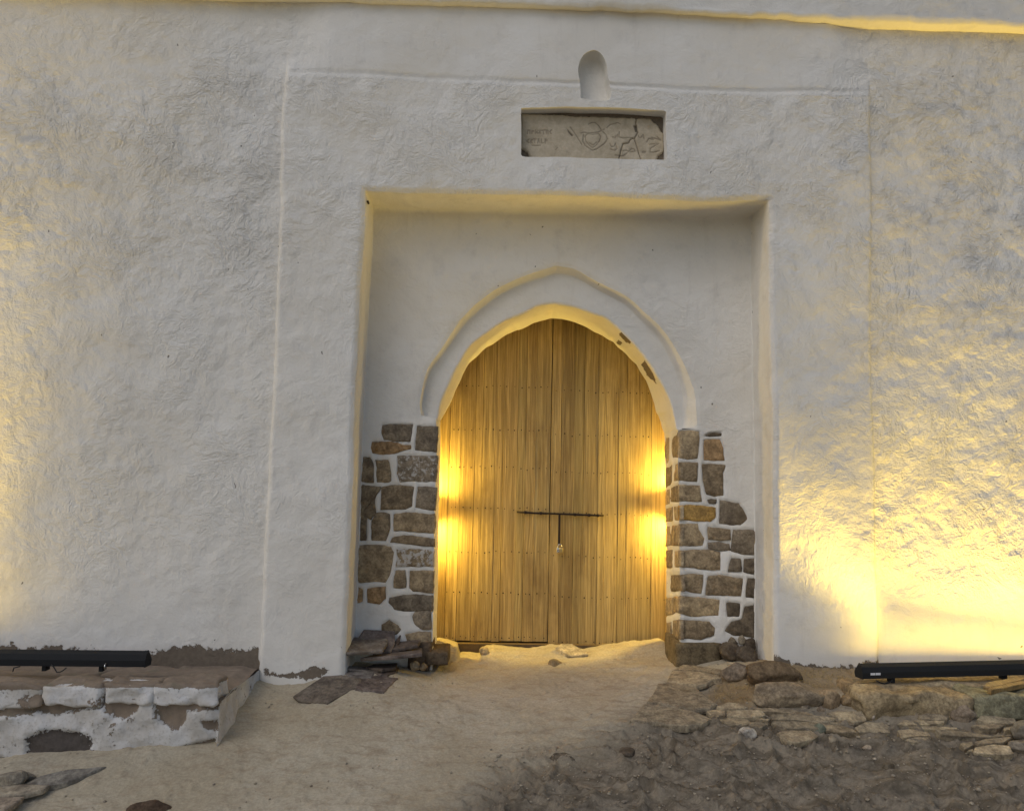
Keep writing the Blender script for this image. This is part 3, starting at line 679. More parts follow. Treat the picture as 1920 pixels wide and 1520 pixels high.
def pxbox(px0, py0, px1, py1, Y):
    a = U(px0, py0, Y); b = U(px1, py1, Y); return min(a[0], b[0]), max(a[0], b[0]), min(a[2], b[2]), max(a[2], b[2])
x0, x1, z0, z1 = pxbox(1268, 1204, 1354, 1262, YB-0.03); rbox('plinth_stone', x0, x1, YB-0.04, YB+0.4, z0, z1, M_ROCK, wall, (0.17, 0.135, 0.085, 1), 0.15, 0.006)
x0, x1, z0, z1 = pxbox(798, 1222, 842, 1250, YB-0.05); rbox('plinth_stone', x0, x1, YB-0.06, YB+0.3, z0, z1, M_ROCK, wall, (0.13, 0.10, 0.07, 1), 0.3, 0.01)
x0, x1, z0, z1 = pxbox(765, 1205, 808, 1262, YB-0.05); rbox('plinth_stone', x0, x1, YB-0.05, YB+0.3, z0, z1, M_ROCK, wall, (0.12, 0.09, 0.065, 1), 0.3, 0.012)

# ================================================================== GATE
gz = U(1030, 1206, YD)[2]
gate = empty('double_gate', (float(cx), YD, float(gz)), 'double wooden plank gate filling the pointed arch, bolted shut', 'gate')
edgesL = [790, 840, 861, 888, 902, 926, 941, 968, 983, 1002, 1030.5]; edgesR = [1031.5, 1050, 1075, 1093, 1120, 1133, 1158, 1174, 1197, 1221, 1275]
ztop = U(1038, 585, YD)[2]+0.12
WC = (0.47, 0.345, 0.145)
leaf_objs = []
for li, ed in enumerate((edgesL, edgesR)):
    zb_ = U(900, 1201, YD)[2] if li == 0 else U(1150, 1208, YD)[2]
    Xe = [float(U(e, 951, YD)[0]) for e in ed]
    if li == 0: Xe[0] -= 0.22
    else: Xe[-1] += 0.22
    V, F = boxV(Xe[0], Xe[-1], YD+0.02, YD+0.06, zb_+0.02, ztop); lf = mesh('gate_leaf', V, F, M_BEAM, gate, smooth=False)
    for k in range(len(Xe)-1):
        a, b = Xe[k]+0.0011, Xe[k+1]-0.0011; t = rng.normal(0, 0.0011); zt = 26
        zz = np.linspace(zb_+rng.uniform(-.004, .004), ztop, zt); wob = 0.0016*vnoise(np.stack([zz*2, zz*0+k+li*40, zz*0], -1), 2)
        prof = [(a, 0.02), (a, 0.0015), (a+0.0015, 0.0), (b-0.0015, 0.0), (b, 0.0015), (b, 0.02)]
        P = np.stack([np.stack([np.full(zt, x)+wob, np.full(zt, YD+y+t)+0.0015*np.sin(zz*3+k), zz], 1) for x, y in prof], 0)
        v = rng.uniform(0.90, 1.12); hue = rng.uniform(-0.012, 0.008)
        if li == 1 and k in (1, 2): v *= 0.8
        A = Acc(); A.add(P, flip=True)
        bot = P[:, 0]; o = A.build('plank', M_WOOD, lf, weld=False, smooth=False, color=(WC[0]*v+hue, WC[1]*v, WC[2]*v, 1))
    # nails in rows along the hidden ledges
    rows = [725, 806, 877, 953, 1035, 1112, 1195]; NV = []; NF = []
    for ry in rows:
        for k in range(len(Xe)-1):
            wid = Xe[k+1]-Xe[k]
            for q in ((0.25, 0.75) if wid > 0.09 else (0.5,)):
                x = Xe[k]+wid*q+rng.normal(0, .006); x = float(np.clip(x, Xe[k]+.008, Xe[k+1]-.008)); z = U(960, ry+(6 if li else 0), YD)[2]+rng.normal(0, .006)
                base = len(NV); r_ = rng.uniform(.0035, .0062)
                NV.append((x, YD-0.0045, z))
                for s in range(6):
                    an = s*math.pi/3; NV.append((x+r_*math.cos(an), YD-0.003, z+r_*1.2*math.sin(an)))
                for s in range(6): NF.append((base, base+1+s, base+1+(s+1) % 6))
    nl = mesh('nail', np.array(NV), NF, M_IRON, lf, smooth=False); nl['kind'] = 'stuff'
    leaf_objs.append(lf)
def tube(name, path, r, mat, parent, seg=10, caps=True, rs=None, label=None):
    path = np.asarray(path, float); n = len(path); V = []; 
    for i in range(n):
        d = path[min(i+1, n-1)]-path[max(i-1, 0)]; d /= np.linalg.norm(d)
        up = np.array([0, 0, 1.0]) if abs(d[2]) < .9 else np.array([1.0, 0, 0]); a = np.cross(d, up); a /= np.linalg.norm(a); b = np.cross(a, d)
        ri = r if rs is None else rs[i]
        V += [path[i]+ri*(math.cos(t)*a+math.sin(t)*b) for t in np.linspace(0, 2*math.pi, seg, endpoint=False)]
    F = [(i*seg+s, i*seg+(s+1) % seg, (i+1)*seg+(s+1) % seg, (i+1)*seg+s) for i in range(n-1) for s in range(seg)]
    if caps: F += [tuple(range(seg))[::-1], tuple(range((n-1)*seg, n*seg))]
    return mesh(name, np.array(V), F, mat, parent)
yb_ = YD-0.035
bolt = tube('bolt', [U(969, 959.5, yb_), U(1000, 961.5, yb_), U(1060, 963.5, yb_), U(1118, 966, yb_), U(1121, 966, yb_), U(1124, 966, yb_), U(1132, 966.5, yb_)], 0.0085, M_IRON, gate, rs=[.0085, .009, .0085, .0085, .016, .0085, .0095])
for bx, by in ((985, 960.5), (1014, 962), (1105, 965.5), (1078, 964.5)):
    p = U(bx, by, yb_); V, F = boxV(p[0]-.009, p[0]+.009, p[1]-.013, YD-.001, p[2]-.0125, p[2]+.0125); mesh('staple', V, F, M_IRON, gate, smooth=False)
p0, p1 = U(1049, 964, yb_-.006), U(1049.5, 1021, yb_-.006)
V, F = boxV(p0[0]-.0095, p0[0]+.0095, yb_-.012, yb_-.004, p1[2], p0[2]); mesh('hasp', V, F, M_IRON, gate, smooth=False)
# padlock
pc = U(1049.5, 1029, yb_-.03)
lock = empty('padlock', tuple(float(v) for v in (pc[0], pc[1], pc[2]-.035)), 'small brass and steel padlock hanging from the iron hasp of the gate', 'padlock')
rbox('lock_body', pc[0]-.001, pc[0]+.029, pc[1]-.012, pc[1]+.012, pc[2]-.034, pc[2]+.012, M_BRASS, lock, None, .3, 0, 6)
rbox('lock_case', pc[0]-.029, pc[0]-.002, pc[1]-.012, pc[1]+.012, pc[2]-.034, pc[2]+.012, M_STEEL, lock, None, .3, 0, 6)
tube('shackle', [pc+np.array([.019*math.cos(t), 0, .012+.03*math.sin(t)]) for t in np.linspace(math.pi, 0, 13)], .0048, M_STEEL, lock, 8)
# timber sill under the leaves
x0 = float(U(812, 1205, 0.93)[0]); x1 = float(U(1262, 1208, 0.93)[0]); zs = float(U(1000, 1208.0, 1.085)[2])
V, F = boxV(x0-.1, x1+.1, 1.085, 1.25, zs-.2, zs); mesh('door_sill', V, F, M_BEAM, wall, smooth=False)

# gate lights tucked into the rebate on each side (the photo shows their glow on the gate edges)
LAMPC = (1.0, 0.69, 0.13)
def spot(name, loc, target, power, ang, blend=0.6, rad=0.02, parent=None):
    ld = bpy.data.lights.new(name, 'SPOT'); ld.energy = power; ld.spot_size = math.radians(ang); ld.spot_blend = blend; ld.shadow_soft_size = rad; ld.color = LAMPC
    o = bpy.data.objects.new(name, ld); d = Vector(target)-Vector(loc)
    if parent is not None: loc = Vector(loc)-parent.location; o.parent = parent
    o.location = loc; o.rotation_euler = d.to_track_quat('-Z', 'Y').to_euler(); COL.objects.link(o); return o
GATE_P = 56.0
for sgn, xx, pxm, pym in ((-1, JLr, 820, 955), (1, JRr, 1247, 945)):
    z = float(U(pxm, pym, YR)[2]); x = float(xx + sgn*0.12); y = YR+0.06
    t = empty('gate_light', (x, y, z-.17), ('left' if sgn < 0 else 'right')+' up-and-down gate light tucked behind the jamb, seen by its glow', 'lamp', 'lights hidden beside the gate')
    tube('lamp_body', [(x, y, z-.12), (x, y, z+.12)], .028, M_BLACK, t, 14)
    spot('up_spot', (x, y, z+.13), (x - sgn*0.45, y+.03, z+.62), GATE_P, 150, 1.0, .02, t)
    spot('down_spot', (x, y, z-.13), (x - sgn*0.45, y+.03, z-.60), GATE_P*1.15, 155, 1.0, .02, t)

# ================================================================== PLAQUE
YP = PANEL+0.085
tP = T(6.4, 960, 190)
outl = np.array(tP([(112,140),(300,148),(850,178),(1480,198),(1670,205),(1700,245),(1760,290),(1790,350),(1825,390),(1830,600),(1760,650),(1725,735),(1200,728),(600,705),(228,690),(185,610),(150,580),(108,555)]))
gxs = np.arange(974, 1252, 1.0); gys = np.arange(208, 306, 1.0); PX, PY = np.meshgrid(gxs, gys, indexing='ij')
cracks = [tP(l) for l in ([(1495,195),(1485,260),(1490,310),(1515,370),(1480,430),(1470,455),(1500,540),(1530,640),(1560,730)], [(1480,440),(1420,460),(1400,500),(1335,510),(1310,590),(1275,730)])]
chip = [tP(l) for l in ([(1455,290),(1500,280),(1510,370),(1480,370)], [(660,330),(740,410),(715,420),(680,380)])]
lines = [tP(l) for l in ([(700,310),(760,390),(840,520)], [(920,278),(960,258),(1000,258),(1040,290),(1075,345)], [(830,385),(870,375),(910,385),(980,380),(1030,375),(1080,350),(1110,335)],
 [(860,400),(855,480),(880,530),(930,570),(970,590),(1020,575),(1070,540),(1120,500),(1147,450),(1130,400),(1090,365)], [(880,420),(890,480),(930,530),(970,560),(1010,530),(1050,480),(1070,420),(1040,390),(970,400),(910,390),(880,420)],
 [(930,500),(975,530),(1020,490)], [(1140,320),(1180,280),(1230,268),(1270,255),(1305,275)], [(1205,430),(1240,438),(1250,415)], [(1290,365),(1285,430),(1330,442),(1450,438)], [(1270,400),(1268,432)],
 [(1515,410),(1525,435),(1550,440),(1560,420)], [(1575,400),(1585,445)], [(1620,490),(1640,450),(1700,462),(1680,438),(1790,468),(1740,425)],
 [(1175,505),(1190,545),(1225,545),(1245,505),(1255,560)], [(1180,575),(1230,592),(1265,570)], [(1330,600),(1370,590),(1400,605),(1440,570),(1475,580),(1480,600),(1420,610)], [(1240,650),(1340,658),(1385,620)],
 [(1650,520),(1760,510),(1700,545),(1660,570),(1658,610),(1700,612),(1770,595)], [(1570,600),(1605,605),(1590,622),(1565,612)],
 [(185,390),(187,350),(215,350),(215,390)], [(240,392),(240,352),(262,360),(242,372)], [(282,388),(282,346),(304,388),(304,346)], [(322,352),(346,388)], [(346,352),(322,388)], [(362,350),(398,350)], [(380,350),(380,392)], [(412,392),(412,350),(434,350),(434,392)], [(475,348),(452,366),(470,392)],
 [(205,460),(175,480),(205,502)], [(228,460),(228,512)], [(250,458),(228,482),(252,510)], [(262,455),(290,455)], [(276,455),(276,505)], [(310,505),(322,455),(336,505)], [(355,455),(355,505),(378,500)], [(400,505),(400,458),(425,470),(402,480)],
 [(240,530),(300,535),(340,530)], [(545,560),(525,585)])]
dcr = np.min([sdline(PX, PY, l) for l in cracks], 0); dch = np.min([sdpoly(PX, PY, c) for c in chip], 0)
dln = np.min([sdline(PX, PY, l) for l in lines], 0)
groove_shade = np.maximum.reduce([0.62*sstep(1.1, 0.3, dcr), sstep(1.0, -1.0, dch)*0.8, 0.45*sstep(1.6, 0.3, dln)])
P = U(PX, PY, YP); P[..., 1] += 0.004*fbm(P*9, 3, 3) + 0.012*sstep(2, 0.5, dcr) + 0.008*sstep(1, -1, dch) + 0.005*sstep(1.8, 0.4, dln)
sdo = sdpoly(PX, PY, outl)+0.8*vnoise(np.stack([PX/5, PY/5, PX*0], -1), 2); P[..., 1] += 0.012*sstep(-3, 0, sdo)
gf = gridF(*PX.shape, flip=True); keep = (sdo.ravel()[gf] < 0.4).all(1); gf = gf[keep]
front = P.reshape(-1, 3); bk = front.copy(); bk[:, 1] = YP+0.034
e = np.vstack([gf[:, [0, 1]], gf[:, [1, 2]], gf[:, [2, 3]], gf[:, [3, 0]]]); kk = {}
for a, b in e: kk[(int(a), int(b))] = 1
nv = len(front); side = np.array([(b, a, a+nv, b+nv) for (a, b) in kk if (b, a) not in kk])
allF = np.vstack([gf, side]); used, inv = np.unique(allF, return_inverse=True)
plaque = mesh('carved_plaque', np.vstack([front, bk])[used], inv.reshape(allF.shape), M_PLQ, None, {'groove_shade': np.r_[groove_shade.ravel(), groove_shade.ravel()*0][used]})
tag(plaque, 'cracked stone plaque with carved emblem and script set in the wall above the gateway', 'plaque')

# ================================================================== GROUND
ctrl = [(820,1222,.95),(1030,1222,.95),(1250,1212,.95),(850,1246,.6),(1040,1241,.6),(1240,1235,.6),(830,1262,.36),(1040,1259,.36),(1255,1250,.36),
 (500,1283,-.04),(640,1268,-.04),(700,1250,.3),(760,1262,.2),(960,1350,-.5),(960,1440,-1.0),(960,1520,-1.4),(620,1380,-.7),(620,1470,-1.2),
 (405,1398,-.85),(0,1445,-1.0),(200,1420,-.93),(0,1520,-1.35),(300,1520,-1.35),(480,1300,-.2),(470,1275,-.12),(440,1345,-.5),
 (1200,1352,-.6),(1290,1270,.15),(1452,1246,-.03),(1520,1252,-.06),(1600,1256,-.07),(1560,1292,-.28),(1500,1335,-.55),(1900,1410,-.9),(1900,1520,-1.35),(1400,1520,-1.4),(1400,1400,-.9),(1700,1347,-.62),
 (1350,1240,.3),(1410,1236,.32),(1400,1300,-.25),(1180,1440,-1.05),(1660,1460,-1.1)]
cp = np.array([U(a, b, c) for a, b, c in ctrl])
ext = np.array([(-6, -1, -.50), (-6, -3, -.62), (-2, -4, -.66), (2, -4, -.66), (6, -3, -.62), (7, -1, -.25), (0, -7, -.68), (-6, .3, -.35), (7, .3, .0), (-2.5, .3, -.2), (3, .3, .05)])
cp = np.vstack([cp, ext])
def _phi(r2): return np.where(r2 > 1e-12, 0.5*r2*np.log(np.maximum(r2, 1e-12)), 0)
n = len(cp); D2 = ((cp[:, None, :2]-cp[None, :, :2])**2).sum(-1)
K = np.zeros((n+3, n+3)); K[:n, :n] = _phi(D2)+np.eye(n)*0.004; K[:n, n] = 1; K[:n, n+1:] = cp[:, :2]; K[n:, :n] = K[:n, n:].T
sol = np.linalg.solve(K, np.r_[cp[:, 2], 0, 0, 0])
ridge = np.array([(-5, 0)])
rx = [(812,1202),(840,1207),(857,1212),(861,1231),(899,1231),(904,1219),(925,1215),(960,1219),(1000,1222),(1040,1217),(1100,1228),(1150,1216),(1200,1210),(1255,1204)]
RXp = np.array([U(a, b, .86) for a, b in rx])
def ground_base(X, Y):
    shp = X.shape; x = np.clip(X.ravel(), -7, 8); y = np.clip(Y.ravel(), -7, 1.0)
    z = sol[n] + sol[n+1]*x + sol[n+2]*y
    for i in range(n): z = z + sol[i]*_phi((x-cp[i, 0])**2+(y-cp[i, 1])**2)
    z = np.clip(z, -0.75, 0.16); far = sstep(6, 12, np.hypot(X.ravel(), Y.ravel()+1)); z = z*(1-far) - 0.68*far
    xr = X.ravel(); yr = Y.ravel(); inside = sstep(JLf-.08, JLf+.03, xr)*sstep(JRf+.08, JRf-.03, xr)
    rz = np.interp(xr, RXp[:, 0], RXp[:, 2]); wgt = inside*np.where(yr < .86, np.exp(-((yr-.86)/.13)**2), 1.0)
    z = z*(1-wgt)+rz*wgt
    return z.reshape(shp)
def ray_ground(px, py, lift=0.0):
    lo = np.full(np.shape(px), -4.5); hi = np.full(np.shape(px), 1.0)
    for _ in range(28):
        mid = (lo+hi)/2; P = U(px, py, mid); above = P[..., 2] > ground_base(P[..., 0], P[..., 1])+lift
        lo = np.where(above, mid, lo); hi = np.where(above, hi, mid)
    return U(px, py, (lo+hi)/2)
dampP = ray_ground(*np.array([(860, 1540), (905, 1470), (965, 1430), (1090, 1396), (1165, 1362), (1225, 1318), (1290, 1285), (1400, 1318), (1600, 1330), (1760, 1340), (1960, 1345), (1960, 1540)], float).T)[:, :2]
dampP = np.vstack([dampP[1:-1], [(6, dampP[-2][1]), (6, -3.2), (-1.2, -3.2), (dampP[0][0]-.25, -1.7)]])
warmP = ray_ground(*np.array([(1330, 1300), (1330, 1270), (1420, 1245), (1480, 1262), (1560, 1270), (1600, 1290), (1560, 1300), (1430, 1300), (1400, 1325), (1345, 1318)], float).T)[:, :2]
xsG = np.r_[-60, -40, -25, -16, -11, -8.5, -7, -6, -5.3, np.arange(-4.7, 5.2, 0.0125), 5.4, 6, 7, 8.5, 11, 16, 25, 40, 60]
ysG = np.r_[-60, -40, -28, -20, -15, -11, -8.5, -7, -6, -5, -4.2, -3.6, -3.1, -2.7, np.arange(-2.4, 1.05, 0.0125), 1.06]
GX, GY_ = np.meshgrid(xsG, ysG, indexing='ij')
GZ = ground_base(GX, GY_)
sdd = sdpoly(GX, GY_, dampP); damp = np.clip(0.5-sdd/0.6, 0, 1)
warm = np.clip(0.5-sdpoly(GX, GY_, warmP)/0.14, 0, 1)
bankm = sstep(2.0, 2.2, GX)*sstep(-.35, -.15, GY_); warm = np.maximum(warm, bankm*sstep(3.0, 2.8, GX)*0.9)
# churned soil: long overlapping ridges; trodden path: shallow dishing and scuffs
wx = GX + 0.10*fbm(np.stack([GX*2.2, GY_*2.2, GX*0], -1), 2, 61); wy = GY_ + 0.10*fbm(np.stack([GX*2.2, GY_*2.2, GX*0+4], -1), 2, 63)
th = math.radians(-24); ux = wx*math.cos(th)+wy*math.sin(th); uy = -wx*math.sin(th)+wy*math.cos(th)
rid = (1-np.abs(1.5*fbm(np.stack([ux*4.6, uy*10.0, ux*0], -1), 3, 70)).clip(0, 1))**2; rid2 = (1-np.abs(1.5*fbm(np.stack([ux*8, uy*17, ux*0+3], -1), 2, 80)).clip(0, 1))**2
pth = 0.012*fbm(np.stack([wx*2.5, wy*3.5, wx*0], -1), 3, 90) + 0.004*fbm(np.stack([wx*13, wy*18, wx*0], -1), 2, 95)
clod = np.maximum(0, vnoise(np.stack([wx*24, wy*24, wx*0], -1), 97)-0.35)
dmp = sstep(0.15, 0.8, damp)
GZ = GZ + (1-dmp)*pth + dmp*sstep(-.35, -.75, GY_)*(0.046*(rid-0.4) + 0.026*(rid2-0.4) + 0.012*fbm(np.stack([wx*5, wy*6, wx*0], -1), 2, 99) + 0.006*fbm(np.stack([ux*22, uy*40, ux*0], -1), 2, 103)) + (0.010+0.012*dmp+0.022*warm)*clod
GZ = GZ + 0.0025*fbm(np.stack([wx*34, wy*34, wx*0], -1), 2, 101)
A = Acc(); A.add(np.stack([GX, GY_, GZ], -1), damp=damp, warm=warm)
ground = A.build('ground', M_SOIL, None, weld=False, origin=(0, 0, 0)); tag(ground, 'trodden sandy soil path rising to the gate, churned darker earth at the right', None, None, 'structure')
def gz_at(x, y): return float(ground_base(np.array([x]), np.array([y]))[0])

# ================================================================== LEFT MASONRY BENCH
YF = -0.85; zt = 0.035
bx1 = float(U(409, 1300, YF)[0]); bx0 = bx1-6.0
bench = empty('masonry_bench', (float(bx1-1.4), YF/2, -0.4), 'low masonry bench with peeling whitewash and coping stones along the left wall', 'bench')
gxx = np.r_[np.linspace(bx0, -3.9, 30), np.linspace(-3.9, bx1+.01, 230)[1:]]; gzz = np.linspace(-0.75, zt-.02, 70)
X_, Z_ = np.meshgrid(gxx, gzz, indexing='ij'); P = np.stack([X_, np.full(X_.shape, YF), Z_], -1); fx, fy = proj(P)
tE = T(3.692, 0, 1180)
bp = [tE(q) for q in ([(-900,560),(0,560),(60,530),(300,495),(540,495),(720,395),(745,420),(722,540),(600,545),(450,580),(380,600),(250,570),(100,600),(-900,610)], [(715,450),(880,440),(965,500),(950,570),(880,615),(800,610),(725,560)], [(970,400),(1060,400),(1070,470),(980,490)], [(1072,490),(1210,465),(1490,465),(1500,545),(1300,560),(1290,620),(1240,690),(1190,670),(1130,650),(1080,590)], [(1395,640),(1500,630),(1500,700),(1440,700)], [(820,870),(1150,850),(1300,800),(1480,760),(1490,860),(900,960)])]
dp = [tE(q) for q in ([(160,910),(190,740),(300,700),(400,690),(480,710),(600,720),(635,780),(612,860),(640,890),(400,960),(160,980)], [(-900,880),(0,890),(80,930),(150,930),(150,1050),(-900,1060)])]
bare = np.max([np.clip(0.5-sdpoly(fx, fy, np.array(q))/16, 0, 1) for q in bp], 0); dark = np.max([np.clip(0.5-sdpoly(fx, fy, np.array(q))/30, 0, 1) for q in dp], 0)
P[..., 1] += 0.016*fbm(P*3.5, 3, 120)+0.007*fbm(P*15, 2, 125) + 0.022*sstep(.3, .7, np.maximum(bare, dark)) + 0.02*sstep(bx1-.06, bx1, X_)
A = Acc(); A.add(P, bare=np.maximum(bare, .20+.16*fbm(P*np.array([3, 1, 6]), 2, 127)), dark=dark); A.build('front_render', M_MAS, bench)
# top, dusty slabs
gyy = np.r_[np.linspace(YF+.03, 0.05, 60)]; X_, Yg = np.meshgrid(gxx, gyy, indexing='ij'); P = np.stack([X_, Yg, np.full(X_.shape, zt)], -1)
crk = np.abs(vnoise(np.stack([X_*1.3, Yg*5, X_*0], -1), 131)); P[..., 2] += 0.010*fbm(P*np.array([2, 5, 1]), 3, 130) - 0.022*sstep(.05, .0, crk) - 0.018*sstep(bx1-.1, bx1-.02, X_)
A = Acc(); A.add(P, bare=1.0, dark=0.12*sstep(.08, 0, crk)); A.build('bench_top', M_MAS, bench)
# right end of the bench, plastered
eY = np.linspace(YF-.004, 0.03, 60); eZ = np.linspace(-.75, zt-.012, 50); Yg, Z_ = np.meshgrid(eY, eZ, indexing='ij')
xe = np.interp(Yg, [YF, -.035], [bx1, float(U(487, 1245, -.035)[0])]); P = np.stack([xe+.004*(zt-Z_), Yg, Z_], -1)
P[..., 0] += 0.014*fbm(P*5, 3, 140) + 0.010*np.abs(vnoise(np.stack([Yg*16+Z_*4, Z_*2, Yg*0], -1), 141))
A = Acc(); A.add(P, bare=0.22+0.2*fbm(P*4, 2, 142)+.5*sstep(-.25, -.5, P[..., 2]), dark=0.0); A.build('bench_end', M_MAS, bench)
for k, (a, b, t_, l_, al) in enumerate([(-330, -215, 1284, 1324, .3), (-210, -75, 1284, 1324, .3), (-70, 80, 1286, 1324, .28), (86, 195, 1282, 1324, .25), (197, 290, 1282, 1321, .32), (292, 408, 1282, 1321, .28)]):
    x0 = float(U(a, 1300, YF)[0]); x1 = float(U(b, 1300, YF)[0]); z0 = float(U((a+b)/2, l_, YF)[2]); z1 = float(U((a+b)/2, t_, YF)[2])
    rbox('coping_stone', x0, x1, YF-.028, YF+.22, z0, z1+.004, M_MAS, bench, None, .34, .020, 15, k, attrs=lambda W, x0=x0, x1=x1, z0=z0, z1=z1, k=k: {'bare': np.clip(.06+.22*fbm(W*7, 2, 200+k)+np.maximum(sstep(z1-.022, z1-.006, W[:, 2]), .15+.75*sstep(.55, .95, (W[:, 0]-x0)/(x1-x0))*sstep(.2, .8, vnoise(np.array([[k*3.3, .5, .5]]), 5)[0]*.5+.5+0*W[:, 2])*sstep(.75, .35, (W[:, 2]-z0)/(z1-z0))), 0, 1), 'dark': 0*W[:, 2]})

# ================================================================== LINEAR FLOODLIGHTS
def floodlight(name, A0, B0, label, lit0, power, feet, sticker):
    """bar housing between two points (world), open face towards the wall"""
    A0 = np.array(A0, float); B0 = np.array(B0, float); d = (B0-A0)/np.linalg.norm(B0-A0)
    up = np.array([0, 0, 1.0]); w_ = np.cross(up, d); w_ /= np.linalg.norm(w_)   # towards the wall (+Y)
    if w_[1] < 0: w_ = -w_
    root = empty(name, tuple(float(v) for v in (A0+B0)/2-np.array([0, 0, .05])), label, 'floodlight', 'linear floodlights washing the wall')
    sec = [(-.048, -.038), (-.052, .004), (-.040, .040), (-.005, .060), (.000, .054), (.047, -.002), (.050, -.010), (.040, -.040)]
    V = []; 
    for q in (A0, B0): V += [q+w_*a+up*b for a, b in sec]
    k = len(sec); F = [(i, (i+1) % k, k+(i+1) % k, k+i) for i in range(k)] + [tuple(range(k))[::-1], tuple(range(k, 2*k))]
    mesh('housing', np.array(V), F, M_BLACK, root, smooth=False)
    for q, s in ((A0, -1), (B0, 1)):
        V = [q+d*s*e+w_*a*1.06+up*(b*1.06) for e in (0.001, .010) for a, b in sec]
        mesh('end_cap', np.array(V), F, M_BLACK, root, smooth=False)
    la = A0+d*lit0; V = [q+w_*a+up*b for q in (la, B0-d*.04) for a, b in ((.003, .056), (.048, .002))]
    nrm = np.array(w_*.77+up*.64); V = [v+nrm*.002 for v in V]
    mesh('lens', np.array(V), [(0, 1, 3, 2)], M_GLASS, root, smooth=False)
    for f in feet:
        q = A0+d*f
        V, F2 = boxV(-.012, .012, -.03, .03, -.075, -.038); V = np.array([q+d*v[0]+w_*v[1]+up*v[2] for v in V]); mesh('foot', V, F2, M_BLACK, root, smooth=False)
    for pw, aim, spread in power:
     ld = bpy.data.lights.new('wash_light', 'AREA'); ld.shape = 'RECTANGLE'; L = np.linalg.norm(B0-A0)-lit0-.06; ld.size = L; ld.size_y = .03; ld.energy = pw; ld.color = LAMPC; ld.spread = math.radians(spread)
     o = bpy.data.objects.new('wash_light', ld); mid = la+d*(L/2+.01)+w_*.028+up*.034; mid = mid+nrm*.006
     z = -Vector(w_*aim[0]+up*aim[1]).normalized(); xa = Vector(d); z = (z - xa*z.dot(xa)).normalized(); ya = z.cross(xa)
     M3 = Matrix((xa, ya, z)).transposed(); o.rotation_euler = M3.to_euler(); o.parent = root; o.location = Vector(mid)-root.location; COL.objects.link(o)
    if sticker:
        p = A0+d*.50-w_*.02+up*.066; ld = spot('added_soffit_spot', tuple(p), (.25, .26, 3.30), 330.0, 42, 1.0, .18, root)  # extra spot added on the bar to brighten the recess soffit
        for a, b in ((.05, .085), (.088, .125)):
            V = [A0+d*t+w_*(p_[0]-.0015)+up*p_[1] for t in (a, b) for p_ in ((-.0503, -.012), (-.0518, .004))]; mesh('sticker', np.array(V), [(0, 2, 3, 1)], M_WHITE, root, smooth=False)
    return root, d, w_, A0
LL, d_, w_, A0 = floodlight('floodlight_bar', U(276, 1236, -.42), U(276, 1236, -.42)+np.array([-3.0, -.02, -.005]), 'black floodlight bar lying on the left bench, its right end in view', 1.42, [(14.0, (.10, 1), 170), (24.0, (.08, 1), 62)], (.29, .66, 1.1, 1.6, 2.4), False)
tube('cable', [A0+d_*(.50+.02*i)+np.array([0, -.055, -.045-.03*math.sin(i/5*math.pi)+.02*(i > 3)]) for i in range(6)], .004, M_CABLE, LL, 7)
tube('cable', [A0+d_*.80+np.array([0, -.05, -.04]), A0+d_*.83+np.array([0, -.07, -.045]), A0+d_*.84+np.array([0, -.06, -.07])], .004, M_CABLE, LL, 7)
tube('hook', [A0+d_*.245+np.array([0, -.056, -.015]), A0+d_*.25+np.array([0, -.066, -.03]), A0+d_*.245+np.array([0, -.060, -.055])], .005, M_STEEL, LL, 7)
RA = U(1612, 1259, -.30); RB = RA+np.array([2.6, .22, .035])
RL, d_, w_, A0 = floodlight('floodlight_bar', RA, RB, 'black floodlight bar with white stickers raised on feet at the right wall', .05, [(10.5, (.10, 1), 170), (25.0, (.08, 1), 56)], (.235, 1.10, 2.2), True)
tube('cable', [A0+d_*(.10+.03*i)+np.array([0, -.05, -.05-.022*math.sin(i/4*math.pi)]) for i in range(5)], .0045, M_CABLE, RL, 7)

# ================================================================== RIGHT LEDGE
ledge = empty('stone_ledge', (3.6, -.35, -.12), 'ledge of big worn stone blocks under the right floodlight', 'ledge')
ztr = 0.052
def ledge_block(nm, pa, pb, y0, y1, ytop, ybot, color, amp=.02, r=.35, n=13, seed=0, zoff=0.0):
    x0 = float(U(pa, ytop, y0)[0]); x1 = float(U(pb, ytop, y0)[0]); z0 = float(U((pa+pb)/2, ybot, y0)[2])-.06
    return rbox(nm, x0, x1, y0, y1, z0, ztr+zoff, M_ROCK, ledge, tuple(q*1.3 for q in color[:3])+(1,), r, amp, n, seed)
ledge_block('block', 1616, 1826, -.60, -.16, 1300, 1338, (.27, .215, .135, 1), .022, .45, 17, 1)
ledge_block('block', 1826, 1995, -.585, -.16, 1304, 1336, (.20, .19, .13, 1), .018, .3, 13, 2, -.008)
ledge_block('block', 1996, 2300, -.58, -.16, 1304, 1336, (.24, .20, .14, 1), .018, .3, 13, 3)
ledge_block('block', 1593, 1617, -.42, -.20, 1278, 1310, (.25, .19, .12, 1), .008, .35, 7, 4, .012)
x0 = float(U(1600, 1270, -.2)[0]); rbox('ledge_bed', x0, 7.5, -.33, .10, -.3, ztr+.004, M_ROCK, ledge, (.36, .29, .19, 1), .15, .012, 25, 5)

